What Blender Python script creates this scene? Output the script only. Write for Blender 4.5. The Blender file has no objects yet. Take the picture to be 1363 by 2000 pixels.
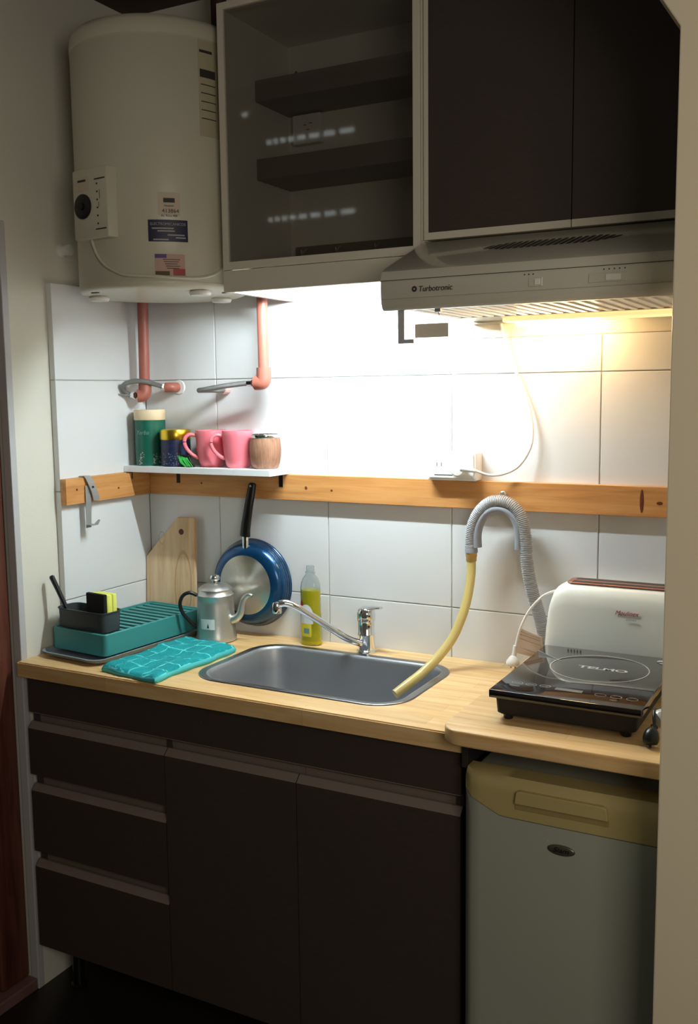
import bpy, bmesh, math, random
from mathutils import Vector, Matrix
random.seed(4)
S = bpy.context.scene
C = S.collection
PI = math.pi

# ------------------------------------------------------------------ camera, world, lights, exposure
cam_d = bpy.data.cameras.new('camera'); cam = bpy.data.objects.new('camera', cam_d); C.objects.link(cam)
cR = Vector((0.88272, 0.46975, -0.01182)); cU = Vector((-0.04679, 0.11289, 0.99251)); cF = Vector((-0.46756, 0.87555, -0.12162))
M = Matrix((cR, cU, -cF)).transposed().to_4x4(); M.translation = Vector((1.8690, -2.2501, 1.5694))
cam.matrix_world = M
cam_d.sensor_fit = 'VERTICAL'; cam_d.sensor_height = 36.0; cam_d.lens = 1904.6 * 36.0 / 2000.0
cam_d.clip_start = 0.02
S.camera = cam

AMB = 0.11          # dim light of the flat
ROOM = 13.0         # lamp of the room behind the camera
TUBE = 540.0         # strip light under the wall cabinet
HOODL = 1.1        # warm lamp lens in the hood
W = bpy.data.worlds.new('world'); S.world = W; W.use_nodes = True
W.node_tree.nodes['Background'].inputs[0].default_value = (1.0, 0.93, 0.80, 1)
W.node_tree.nodes['Background'].inputs[1].default_value = AMB
ld = bpy.data.lights.new('room_lamp', 'AREA'); ld.shape = 'RECTANGLE'; ld.size = 0.8; ld.size_y = 0.8
ld.energy = ROOM; ld.color = (1.0, 0.90, 0.76)
lo = bpy.data.objects.new('room_lamp', ld); C.objects.link(lo)
lo.location = (2.55, -2.35, 1.75)
lo.rotation_euler = (Vector((1.3, -0.5, 1.1)) - Vector(lo.location)).to_track_quat('-Z', 'Y').to_euler()
S.view_settings.view_transform = 'Standard'; S.view_settings.look = 'None'
S.view_settings.exposure = 0.0; S.view_settings.gamma = 1.0; S.view_settings.use_curve_mapping = False

# ------------------------------------------------------------------ materials
def lin(c):
    return tuple((v/255/12.92 if v/255 <= .04045 else ((v/255+.055)/1.055)**2.4) for v in c) + (1,)
MATS = {}
def mat(name, rgb, rough=.5, metal=0, spec=.5, noise=0, nscale=20, stretch=(1,1,1), bump=0, bscale=200, trans=0, ior=1.45, coat=0, emit=None, es=0, alpha=1, aniso=0):
    if name in MATS: return MATS[name]
    m = bpy.data.materials.new(name); m.use_nodes = True; nt = m.node_tree; b = nt.nodes['Principled BSDF']
    c = lin(rgb); b.inputs['Base Color'].default_value = c
    b.inputs['Roughness'].default_value = rough; b.inputs['Metallic'].default_value = metal
    b.inputs['Specular IOR Level'].default_value = spec; b.inputs['IOR'].default_value = ior
    b.inputs['Transmission Weight'].default_value = trans; b.inputs['Coat Weight'].default_value = coat
    b.inputs['Alpha'].default_value = alpha; b.inputs['Anisotropic'].default_value = aniso
    if emit: b.inputs['Emission Color'].default_value = emit + (1,); b.inputs['Emission Strength'].default_value = es
    tc = nt.nodes.new('ShaderNodeTexCoord'); mp = nt.nodes.new('ShaderNodeMapping'); mp.inputs['Scale'].default_value = stretch
    nt.links.new(tc.outputs['Object'], mp.inputs['Vector'])
    n = nt.nodes.new('ShaderNodeTexNoise'); n.inputs['Scale'].default_value = nscale; n.inputs['Detail'].default_value = 4
    nt.links.new(mp.outputs[0], n.inputs['Vector'])
    if noise:
        r = nt.nodes.new('ShaderNodeValToRGB'); r.color_ramp.elements[0].position = .3; r.color_ramp.elements[1].position = .7
        r.color_ramp.elements[0].color = tuple(v*(1-noise) for v in c[:3]) + (1,); r.color_ramp.elements[1].color = tuple(min(1, v*(1+noise)) for v in c[:3]) + (1,)
        nt.links.new(n.outputs['Fac'], r.inputs[0]); nt.links.new(r.outputs[0], b.inputs['Base Color'])
    if bump:
        n2 = nt.nodes.new('ShaderNodeTexNoise'); n2.inputs['Scale'].default_value = bscale; n2.inputs['Detail'].default_value = 3
        nt.links.new(mp.outputs[0], n2.inputs['Vector'])
        bp = nt.nodes.new('ShaderNodeBump'); bp.inputs['Strength'].default_value = bump; bp.inputs['Distance'].default_value = .002
        nt.links.new(n2.outputs['Fac'], bp.inputs['Height']); nt.links.new(bp.outputs[0], b.inputs['Normal'])
    MATS[name] = m; return m
def wood(name, a, b_, c_, stretch=(1,14,14), scale=5, rough=.45, planks=None, coat=.1):
    m = bpy.data.materials.new(name); m.use_nodes = True; nt = m.node_tree; b = nt.nodes['Principled BSDF']
    b.inputs['Roughness'].default_value = rough; b.inputs['Coat Weight'].default_value = coat; b.inputs['Coat Roughness'].default_value = .3
    tc = nt.nodes.new('ShaderNodeTexCoord'); mp = nt.nodes.new('ShaderNodeMapping'); mp.inputs['Scale'].default_value = stretch
    nt.links.new(tc.outputs['Object'], mp.inputs['Vector'])
    n = nt.nodes.new('ShaderNodeTexNoise'); n.inputs['Scale'].default_value = scale; n.inputs['Detail'].default_value = 8; n.inputs['Roughness'].default_value = .6; n.inputs['Distortion'].default_value = .6
    nt.links.new(mp.outputs[0], n.inputs['Vector'])
    r = nt.nodes.new('ShaderNodeValToRGB'); e = r.color_ramp.elements
    e[0].position = .30; e[0].color = lin(a); e[1].position = .72; e[1].color = lin(c_); k = e.new(.5); k.color = lin(b_)
    nt.links.new(n.outputs['Fac'], r.inputs[0]); out = r.outputs[0]
    if planks:
        br = nt.nodes.new('ShaderNodeTexBrick'); br.inputs['Scale'].default_value = 1
        br.inputs['Color1'].default_value = (1,1,1,1); br.inputs['Color2'].default_value = (.80,.76,.70,1); br.inputs['Mortar'].default_value = (.78,.70,.60,1)
        br.inputs['Mortar Size'].default_value = .0006; br.inputs['Brick Width'].default_value = planks[0]; br.inputs['Row Height'].default_value = planks[1]; br.inputs['Bias'].default_value = -.1
        nt.links.new(tc.outputs['Object'], br.inputs['Vector'])
        mx = nt.nodes.new('ShaderNodeMix'); mx.data_type = 'RGBA'; mx.blend_type = 'MULTIPLY'; mx.inputs[0].default_value = 1
        nt.links.new(out, mx.inputs[6]); nt.links.new(br.outputs[0], mx.inputs[7]); out = mx.outputs[2]
    nt.links.new(out, b.inputs['Base Color'])
    bp = nt.nodes.new('ShaderNodeBump'); bp.inputs['Strength'].default_value = .15; bp.inputs['Distance'].default_value = .001
    nt.links.new(n.outputs['Fac'], bp.inputs['Height']); nt.links.new(bp.outputs[0], b.inputs['Normal'])
    MATS[name] = m; return m

TILE = mat('glazed_tile', (226,227,228), .12, bump=.04, bscale=12)
GROUT = mat('grout', (186,184,178), .9)
PLAST = mat('wall_paint', (220,217,204), .7, bump=.15, bscale=300)
PLASTG = mat('glossy_wall_paint', (224,212,186), .28, bump=.05, bscale=60)
TRIMG = mat('corner_bead_paint', (186,186,186), .5)
CREAM = mat('white_laminate', (216,210,194), .35)
BROWN = mat('brown_laminate', (66,56,51), .5, noise=.10, nscale=60, stretch=(1,1,8), bump=.1, bscale=400)
BROWNLIT = mat('brown_lit_edge', (128,115,106), .45)  # lighter copy of the brown: light on the up-facing lips put into the colour
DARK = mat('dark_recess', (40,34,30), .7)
FLOOR = mat('dark_floor', (38,32,30), .35, noise=.2, nscale=6)
SILL = mat('red_brown_sill', (120,88,84), .5, noise=.2, nscale=14)
CEIL = mat('dark_ceiling', (70,56,44), .8, noise=.2, nscale=9)
REDW = wood('red_door_wood', (66,34,26), (92,50,38), (108,62,46), (14,14,1), 4, .4)
PINE = wood('counter_pine', (212,168,108), (228,190,134), (240,210,162), (1,12,12), 4, .38, (.55,.045))
PINEE = wood('board_pine', (204,160,102), (222,182,128), (234,202,152), (1,12,12), 4, .38, (.7,.06))
BATT = wood('batten_pine', (182,122,66), (204,144,84), (216,160,102), (1,16,16), 4, .45)
BATTY = wood('batten_pine_side', (182,122,66), (204,144,84), (216,160,102), (16,1,16), 4, .45)
CUTW = wood('cutting_board_wood', (206,166,120), (226,192,150), (238,210,172), (14,14,1), 3, .6, None, 0)
KNOT = mat('knot_brown', (96,48,20), .6, noise=.3, nscale=200)
MATEW = wood('turned_wood', (122,84,62), (150,108,84), (172,130,104), (10,10,1.2), 12, .6, None, 0)
STEEL = mat('brushed_steel', (150,152,156), .28, 1, noise=.06, nscale=40, stretch=(1,30,30))
BOWLS = mat('bowl_steel', (158,160,164), .42, .75, bump=.05, bscale=700)
CHROME = mat('chrome', (225,228,232), .08, 1)
ALU = mat('dull_aluminium', (206,206,202), .34, .9, bump=.15, bscale=60)
ALUH = mat('satin_metal', (178,178,176), .42, .55)
WHITEP = mat('white_plastic', (232,230,224), .35)
HEATW = mat('heater_enamel', (206,202,184), .32)
HOODW = mat('hood_enamel', (206,202,188), .3, coat=.5)
FRW = mat('fridge_enamel', (160,164,150), .4, bump=.08, bscale=500)
FRY = mat('yellowed_plastic', (176,160,108), .4)
BLKP = mat('black_plastic', (16,15,15), .35)
BLKG = mat('black_glass', (20,18,20), .06, spec=.8, coat=.6)
DGREY = mat('dark_grey_plastic', (52,58,62), .5)
TEALP = mat('teal_plastic', (58,136,134), .42)
TRAYG = mat('grey_tray_plastic', (132,144,154), .5)
LINEW = mat('grey_print', (170,168,164), .5)
LINED = mat('dark_print', (58,56,54), .6)
RED = mat('red_print', (168,28,44), .5)
NAVY = mat('navy_tin', (26,34,62), .4, noise=.35, nscale=90)
STRAW = mat('pale_straw_metal', (226,228,228), .3, .4)
GREEN = mat('green_tin', (18,92,74), .38)
GOLD = mat('gold_lid', (214,180,60), .28, 1)
BEIGE = mat('beige_lid', (226,202,168), .5)
PINK = mat('pink_ceramic', (232,120,132), .28, coat=.3)
PPIPE = mat('terracotta_pipe', (164,96,82), .4)
BRAID = mat('braided_steel', (150,152,150), .35, 1, bump=1, bscale=900)
BLUEP = mat('blue_pan_enamel', (10,66,108), .26, metal=.5, coat=.6)
PANR = mat('pan_rim', (110,112,120), .3, 1)
PANB = mat('pan_base', (214,210,200), .33, .95, aniso=.9)
PANB.node_tree.nodes['Principled BSDF'].inputs['Anisotropic Rotation'].default_value = .25
_tn = PANB.node_tree.nodes.new('ShaderNodeTangent'); _tn.direction_type = 'RADIAL'; _tn.axis = 'Y'
PANB.node_tree.links.new(_tn.outputs[0], PANB.node_tree.nodes['Principled BSDF'].inputs['Tangent'])
BOTT = mat('clear_bottle', (235,240,242), .05, trans=1, ior=1.35)
SOAP = mat('yellow_soap', (246,228,40), .10, trans=0, ior=1.33)
LABY = mat('label_yellow', (226,206,60), .4); LABW = mat('label_white', (226,228,228), .5); LABK = mat('label_dark', (40,48,56), .5)
HOSEG = mat('grey_hose', (178,178,180), .5)
HOSEC = mat('grey_hose_cradle', (150,152,160), .5)
HOSEY = mat('yellow_tube', (226,206,132), .3, trans=.25)
BRASS = mat('tan_collar', (196,160,88), .45)
SPY = mat('yellow_sponge', (226,228,110), .9, bump=.8, bscale=500)
SPB = mat('black_scourer', (18,18,18), .95, bump=1, bscale=900)
COPP = mat('toaster_slot_trim', (170,110,88), .35, .5)
TAPE = mat('foil_wrap', (214,220,220), .2, .3, bump=.8, bscale=90)
ORNG = mat('tan_label', (206,160,100), .6)
PURP = mat('purple_print', (92,66,130), .5); STK = mat('pink_sticker', (196,160,144), .5); STKW = mat('cream_sticker', (206,190,168), .5)
BLUES = mat('blue_sticker', (32,34,66), .4); REDS = mat('red_sticker', (170,72,66), .5)
LEAF = mat('green_ribbon', (70,200,90), .4)
TINT = mat('tinted_glass', (52,49,44), .03, alpha=.28, spec=.8)
SLOTM = mat('daylight_slot', (255,255,255), emit=(.85,.95,1), es=5)
TUBEM = mat('lit_tube', (255,255,255), emit=(.82,.955,1.0), es=TUBE)
LENSM = mat('lit_lens', (255,236,200), emit=(1.0,.62,.26), es=HOODL)

BULBM = mat('lit_bulb', (255,236,200), emit=(1.0,.66,.32), es=150)
def towel_mat():
    m = bpy.data.materials.new('teal_towel'); m.use_nodes = True; nt = m.node_tree; b = nt.nodes['Principled BSDF']; b.inputs['Roughness'].default_value = .95
    uv = nt.nodes.new('ShaderNodeUVMap'); uv.uv_map = 'UVMap'
    n = nt.nodes.new('ShaderNodeTexNoise'); n.inputs['Scale'].default_value = 5
    nt.links.new(uv.outputs[0], n.inputs['Vector'])
    mx0 = nt.nodes.new('ShaderNodeMix'); mx0.data_type = 'RGBA'; mx0.blend_type = 'LINEAR_LIGHT'; mx0.inputs[0].default_value = .05
    nt.links.new(uv.outputs[0], mx0.inputs[6]); nt.links.new(n.outputs['Color'], mx0.inputs[7])
    br = nt.nodes.new('ShaderNodeTexBrick'); br.offset = 0; br.inputs['Scale'].default_value = 1
    br.inputs['Color1'].default_value = lin((0,148,152)); br.inputs['Color2'].default_value = lin((0,128,134)); br.inputs['Mortar'].default_value = lin((96,206,210))
    br.inputs['Mortar Size'].default_value = .008; br.inputs['Brick Width'].default_value = .25; br.inputs['Row Height'].default_value = .16
    nt.links.new(mx0.outputs[2], br.inputs['Vector'])
    n3 = nt.nodes.new('ShaderNodeTexNoise'); n3.inputs['Scale'].default_value = 7; nt.links.new(uv.outputs[0], n3.inputs['Vector'])
    r = nt.nodes.new('ShaderNodeValToRGB'); r.color_ramp.elements[0].position = .42; r.color_ramp.elements[1].position = .55
    nt.links.new(n3.outputs['Fac'], r.inputs[0])
    mx = nt.nodes.new('ShaderNodeMix'); mx.data_type = 'RGBA'; nt.links.new(r.outputs[0], mx.inputs[0])
    mx.inputs[6].default_value = lin((0,138,142)); nt.links.new(br.outputs[0], mx.inputs[7]); nt.links.new(mx.outputs[2], b.inputs['Base Color'])
    n2 = nt.nodes.new('ShaderNodeTexNoise'); n2.inputs['Scale'].default_value = 60; nt.links.new(uv.outputs[0], n2.inputs['Vector'])
    bp = nt.nodes.new('ShaderNodeBump'); bp.inputs['Strength'].default_value = .8; bp.inputs['Distance'].default_value = .003
    nt.links.new(n2.outputs['Fac'], bp.inputs['Height']); nt.links.new(bp.outputs[0], b.inputs['Normal'])
    return m
TOWEL = towel_mat()

# ------------------------------------------------------------------ mesh helpers (world coordinates; re-based to the parent)
WM = {}
def thing(name, label, cat, loc=(0,0,0), rotz=0, group=None):
    o = bpy.data.objects.new(name, None); C.objects.link(o); o.empty_display_size = .05
    o.location = loc; o.rotation_euler = (0,0,rotz); o['label'] = label; o['category'] = cat
    if group: o['group'] = group
    WM[o] = Matrix.Translation(loc) @ Matrix.Rotation(rotz, 4, 'Z'); return o
def obj(name, bm, m, parent=None, label=None, smooth=None, local=False):
    if parent is not None and not local: bm.transform(WM[parent].inverted())
    me = bpy.data.meshes.new(name); bmesh.ops.recalc_face_normals(bm, faces=bm.faces)
    bm.to_mesh(me); bm.free()
    o = bpy.data.objects.new(name, me); C.objects.link(o)
    for mm in (m if isinstance(m, (list, tuple)) else [m]): me.materials.append(mm)
    if smooth is not None:
        for p in me.polygons: p.use_smooth = True
        me.set_sharp_from_angle(angle=math.radians(smooth))
    WM[o] = WM[parent] if parent is not None else Matrix.Identity(4)
    if parent is not None: o.parent = parent
    if label: o['label'] = label
    return o
def tag(o, label, cat, group=None):
    o['label'] = label; o['category'] = cat
    if group: o['group'] = group
    return o
def struct(name, bm, m, parent=None, smooth=None):
    o = obj(name, bm, m, parent, smooth=smooth)
    if parent is None: o['kind'] = 'structure'
    return o
def NB(): return bmesh.new()
def box(bm, x0, x1, y0, y1, z0, z1, bev=0, seg=2, mi=0):
    t = bmesh.new(); bmesh.ops.create_cube(t, size=1)
    for v in t.verts: v.co = Vector(((x0+x1)/2+v.co.x*(x1-x0), (y0+y1)/2+v.co.y*(y1-y0), (z0+z1)/2+v.co.z*(z1-z0)))
    if bev: bmesh.ops.bevel(t, geom=t.edges[:], offset=bev, segments=seg, affect='EDGES', profile=.5)
    return merge(bm, t, mi)
def merge(bm, t, mi=0):
    me = bpy.data.meshes.new('tmp')
    for f in t.faces: f.material_index = mi
    t.to_mesh(me); t.free(); bm.from_mesh(me); bpy.data.meshes.remove(me); return bm
def B(*a, **k): return box(NB(), *a, **k)
def prism(bm, pts, axis, a, b, bev=0, seg=2, mi=0, only_caps=False):
    """closed polygon pts in the two other axes, extruded along axis from a to b"""
    t = bmesh.new()
    def mk(p, q):
        if axis == 'x': return Vector((q, p[0], p[1]))
        if axis == 'y': return Vector((p[0], q, p[1]))
        return Vector((p[0], p[1], q))
    A = [t.verts.new(mk(p, a)) for p in pts]; Bv = [t.verts.new(mk(p, b)) for p in pts]; n = len(pts)
    f1 = t.faces.new(A); f2 = t.faces.new(Bv)
    for i in range(n): t.faces.new([A[i], A[(i+1)%n], Bv[(i+1)%n], Bv[i]])
    bmesh.ops.recalc_face_normals(t, faces=t.faces)
    if bev:
        ed = list(set(f1.edges) | set(f2.edges)) if only_caps else t.edges[:]
        bmesh.ops.bevel(t, geom=ed, offset=bev, segments=seg, affect='EDGES', profile=.5)
    return merge(bm, t, mi)
def lathe(bm, prof, c=(0,0,0), n=48, axis='z', sx=1, sy=1, mi=0, close=True):
    t = bmesh.new(); rings = []
    for r, h in prof:
        if r <= 1e-6: rings.append([t.verts.new((0,0,h))])
        else: rings.append([t.verts.new((r*math.cos(2*PI*i/n)*sx, r*math.sin(2*PI*i/n)*sy, h)) for i in range(n)])
    for A, D in zip(rings, rings[1:]):
        for i in range(n):
            j = (i+1) % n
            if len(A) == 1 and len(D) == 1: continue
            if len(A) == 1: t.faces.new([A[0], D[j], D[i]])
            elif len(D) == 1: t.faces.new([A[i], A[j], D[0]])
            else: t.faces.new([A[i], A[j], D[j], D[i]])
    if axis == 'y': t.transform(Matrix.Rotation(PI/2, 4, 'X'))      # +z -> -y (towards the viewer)
    if axis == 'x': t.transform(Matrix.Rotation(PI/2, 4, 'Y'))
    t.transform(Matrix.Translation(c)); return merge(bm, t, mi)
def spline(P, k=8):
    P = [Vector(p) for p in P]; out = []
    for i in range(len(P)-1):
        a = P[max(i-1,0)]; b = P[i]; c = P[i+1]; d = P[min(i+2,len(P)-1)]
        for j in range(k):
            t = j/k; out.append(.5*((2*b)+(c-a)*t+(2*a-5*b+4*c-d)*t*t+(3*b-a-3*c+d)*t**3))
    out.append(P[-1]); return out
def tube(bm, P, r, n=12, mi=0, cap=True, flat=None):
    P = [Vector(p) for p in P]; t = bmesh.new(); rings = []; up = None
    for i, p in enumerate(P):
        d = (P[min(i+1,len(P)-1)] - P[max(i-1,0)]).normalized()
        if up is None: up = d.orthogonal().normalized()
        up = (up - d*up.dot(d)).normalized(); s = d.cross(up)
        rr = r(i/(len(P)-1)) if callable(r) else r
        if flat: # flattened section, flat=(dir vector, ratio)
            fd = Vector(flat[0]); fd = (fd - d*fd.dot(d)).normalized(); s2 = d.cross(fd)
            rings.append([t.verts.new(p + (s2*math.cos(2*PI*k/n) + fd*math.sin(2*PI*k/n)*flat[1])*rr) for k in range(n)])
        else: rings.append([t.verts.new(p + (up*math.cos(2*PI*k/n) + s*math.sin(2*PI*k/n))*rr) for k in range(n)])
    for A, D in zip(rings, rings[1:]):
        for k in range(n): t.faces.new([A[k], A[(k+1)%n], D[(k+1)%n], D[k]])
    if cap: t.faces.new(rings[0]); t.faces.new(rings[-1])
    bmesh.ops.recalc_face_normals(t, faces=t.faces)
    return merge(bm, t, mi)
def rrect(x0, x1, y0, y1, r, n=8):
    o = []
    for cx, cy, a in ((x1-r,y1-r,0),(x0+r,y1-r,PI/2),(x0+r,y0+r,PI),(x1-r,y0+r,1.5*PI)):
        for i in range(n+1): o.append((cx+r*math.cos(a+PI/2*i/n), cy+r*math.sin(a+PI/2*i/n)))
    return o
def loft(bm, rings, cap0=False, cap1=False, mi=0):
    t = bmesh.new(); R = [[t.verts.new(p) for p in r] for r in rings]; n = len(R[0])
    for A, D in zip(R, R[1:]):
        for k in range(n): t.faces.new([A[k], A[(k+1)%n], D[(k+1)%n], D[k]])
    if cap0: t.faces.new(R[0])
    if cap1: t.faces.new(R[-1])
    return merge(bm, t, mi)
def text(name, s, size, loc, m, parent, rot=(PI/2,0,0), depth=.0004, shear=0, align='CENTER', sx=1, bold=0, curve_r=None, label=None):
    cu = bpy.data.curves.new('txt', 'FONT'); cu.body = s; cu.size = size; cu.extrude = depth; cu.shear = shear; cu.align_x = align; cu.offset = bold
    t = bpy.data.objects.new('txt', cu); C.objects.link(t); bpy.context.view_layer.update()
    me = bpy.data.meshes.new_from_object(t.evaluated_get(bpy.context.evaluated_depsgraph_get()))
    bm = NB(); bm.from_mesh(me); bpy.data.objects.remove(t); bpy.data.meshes.remove(me); bpy.data.curves.remove(cu)
    for v in bm.verts: v.co.x *= sx
    if curve_r:   # lay the flat lettering on a vertical cylinder (centre x, y, radius)
        cx, cy, r = curve_r
        a0 = math.atan2(loc[1]-cy, loc[0]-cx)
        for v in bm.verts:
            a = a0 + v.co.x/r; rr = r + .0006 + v.co.z; z = loc[2] + v.co.y
            v.co = Vector((cx+rr*math.cos(a), cy+rr*math.sin(a), z))
    else:
        from mathutils import Euler
        bm.transform(Matrix.Translation(loc) @ Euler(rot).to_matrix().to_4x4())
    return obj(name, bm, m, parent, label)
def cylpatch(bm, cx, cy, r, a0, a1, z0, z1, n=10, th=.0006, mi=0):
    t = bmesh.new(); g = []
    for rr in (r, r+th):
        g.append([[t.verts.new((cx+rr*math.cos(a0+(a1-a0)*i/n), cy+rr*math.sin(a0+(a1-a0)*i/n), z)) for i in range(n+1)] for z in (z0, z1)])
    for q in (0,1):
        for i in range(n): t.faces.new([g[q][0][i], g[q][0][i+1], g[q][1][i+1], g[q][1][i]])
    for zi in (0,1):
        for i in range(n): t.faces.new([g[0][zi][i], g[0][zi][i+1], g[1][zi][i+1], g[1][zi][i]])
    for i in (0,n): t.faces.new([g[0][0][i], g[0][1][i], g[1][1][i], g[1][0][i]])
    return merge(bm, t, mi)

# ------------------------------------------------------------------ the setting
XW = 1.66; ZC = 2.62
bm = B(-.10, XW+.3, .011, .12, 0, ZC, mi=0); box(bm, 0, XW, .0035, .011, .70, 1.8565, mi=1)
box(bm, .9578, XW, .0005, .0112, 1.6958, 1.74, mi=0)
xs = [0.0, .2518, .6044, .9578, 1.3236, XW]; zs = [.70, 1.0279, 1.3190, 1.6102, 1.8585]; g = .0011
wb = []
for i in range(5):
    for j in range(4):
        z1 = zs[j+1]
        if j == 3 and i >= 3: z1 = 1.695
        box(bm, xs[i]+g, xs[i+1]-g, -.0005, .0105, zs[j]+g, z1-g, .0016, 2, 2)
struct('wall_back', bm, [PLAST, GROUT, TILE])
XL = -.018
bm = NB()
box(bm, -.16, XL, -.485, .12, 0, ZC)                       # plastered wall
box(bm, -.16, XL, -1.05, -.485, 1.995, ZC)                   # over the doorway
box(bm, XL, -.0035, -.356, .011, .70, 1.857, mi=1)
for j in range(4): box(bm, XL, 0.0005, -.3576, -.0005, zs[j]+g, zs[j+1]-g, .0016, 2, 2)
struct('wall_left', bm, [PLAST, GROUT, TILE])
struct('trim_1', B(-.0425, XL+.002, -.505, -.4845, 0, 1.995, .002), TRIMG)
struct('trim_2', B(-.155, -.0425, -.502, -.4845, 0, 1.995, .002), PLAST)
# red wooden frame and dark door leaf standing in the doorway
bm = NB(); box(bm, -.105, -.0445, -.60, -.5055, .033, 1.95, .008, 3); box(bm, -.155, -.115, -.66, -.59, .033, 1.95, .008, 3)
dr = struct('door_1', bm, REDW)
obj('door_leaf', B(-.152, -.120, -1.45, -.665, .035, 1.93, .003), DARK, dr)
bm = NB(); box(bm, -2.6, -.16, -3.2, 2.0, -.05, 2.6)
struct('floor', B(-3.0, 3.4, -4.3, .12, -.05, 0), FLOOR)
struct('trim_3', B(-.30, -.018, -1.6, -.5055, 0, .032, .004), SILL)
bm.free()
struct('ceiling', B(-.16, XW+.3, -.72, .12, ZC, ZC+.05), CEIL)
struct('wall_right', B(XW, XW+.10, -.62, .0035, 0, ZC), PLAST)
# partition with the clipped corner of the opening, right beside the viewer's line of sight
prt = [(1.600,0),(1.600,2.089),(1.251,2.63),(2.5,2.63),(2.5,0)]
struct('wall_front', prism(NB(), prt, 'y', -.715, -.62, .002, 2), PLASTG)
# far wall of the room behind the viewer with its slotted shutter
wf = struct('wall_far', B(-3.0, 3.4, -4.4, -4.3, 0, 3.7), PLAST)
sh = struct('window_1', B(-2.3, -.1, -4.30, -4.26, 1.3, 3.5, .01), CREAM)
bm = NB()
xx = -1.92; k = 0
for zr in (3.29, 2.77):
    xx = -1.90
    for w_ in (.03,.03,.035,.045,.055,.07,.08,.10):
        box(bm, xx, xx+w_, -4.258, -4.254, zr-.014, zr+.014); xx += w_ + .025 + (w_-.03)*.4
for a, b_, zr in ((-.70,-.62,2.11),(-.52,-.44,2.11),(-.34,-.26,2.11),(-.74,-.64,3.31),(-.74,-.64,2.78),(-.72,-.60,2.5),(-2.10,-2.06,3.50)):
    box(bm, a, b_, -4.258, -4.254, zr-.012, zr+.012)
obj('shutter_slots', bm, SLOTM, sh)

# ------------------------------------------------------------------ base cabinet
D = -.505
cab = thing('base_cabinet', 'dark brown base cabinet with three drawers and two doors under the sink counter', 'cabinet', (.58,-.25,.13))
bm = NB()
box(bm, -.004, .012, -.484, -.02, .13, .860); box(bm, 1.165, 1.181, -.484, -.02, .13, .860)
box(bm, .012, 1.165, -.484, -.02, .13, .146); box(bm, .428, .440, -.484, -.02, .146, .76)
box(bm, .012, 1.165, -.03, -.02, .146, .70)
obj('body', bm, BROWN, cab)
obj('front_rail', B(-.004, 1.181, -.500, -.484, .766, .8615, .001), BROWN, cab)
def gola(x0, x1, z0, z1):
    zc = (z0+z1)/2; pts = [(-.4995,z1),(-.4995,z1-.002)] + [(-.484+.014*math.sin(a)-.015*(1-math.sin(a)), z1-.002-(z1-z0-.002)*(1-math.cos(a))/1.0) for a in [PI/12*i for i in range(1,6)]]
    pts = [(-.500,z1),(-.500,z1-.0015),(-.488,z1-.006),(-.479,z0+.35*(z1-z0)),(-.476,z0-.02),(-.470,z0-.02),(-.470,z1)]
    return prism(NB(), pts, 'x', x0, x1)
obj('grip_channel', gola(-.002, .446, .7455, .766), BROWNLIT, cab)
obj('grip_channel', gola(.4475, .806, .7455, .766), BROWNLIT, cab)
obj('grip_channel', gola(.8075, 1.180, .7455, .766), BROWNLIT, cab)
obj('grip_channel', gola(-.002, .433, .578, .600), BROWNLIT, cab)
obj('grip_channel', gola(-.002, .433, .371, .392), BROWNLIT, cab)
def front(x0, x1, z0, z1, par):
    pts = [(-.505,z0),(-.505,z1-.020),(-.4905,z1-.005),(-.486,z1-.005),(-.486,z0)]
    t = bmesh.new(); n = len(pts); mi = []
    A = [t.verts.new((x0,)+p) for p in pts]; Z = [t.verts.new((x1,)+p) for p in pts]
    t.faces.new(A); t.faces.new(Z)
    for i in range(n):
        f = t.faces.new([A[i], A[(i+1)%n], Z[(i+1)%n], Z[i]])
        if i in (1,2): f.material_index = 1
    return t
obj('drawer', front(-.004, .4335, .601, .7435, cab), [BROWN, BROWNLIT], cab)
obj('drawer', front(-.004, .4325, .3925, .5765, cab), [BROWN, BROWNLIT], cab)
obj('drawer', front(-.004, .4325, .130, .3695, cab), [BROWN, BROWNLIT], cab)
obj('door', front(.4355, .7968, .130, .7435, cab), [BROWN, BROWNLIT], cab)
obj('door', front(.7988, 1.181, .130, .7435, cab), [BROWN, BROWNLIT], cab)
for x, y in ((.070,-.445),(1.11,-.445),(.07,-.07),(1.11,-.07)):
    obj('leg', lathe(NB(), [(0,0),(.020,0),(.022,.008),(.0155,.012),(.0155,.118),(.024,.122),(.024,.1295),(0,.1295)], (x,y,.0005), 24), BLKP, cab, smooth=40)
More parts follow.
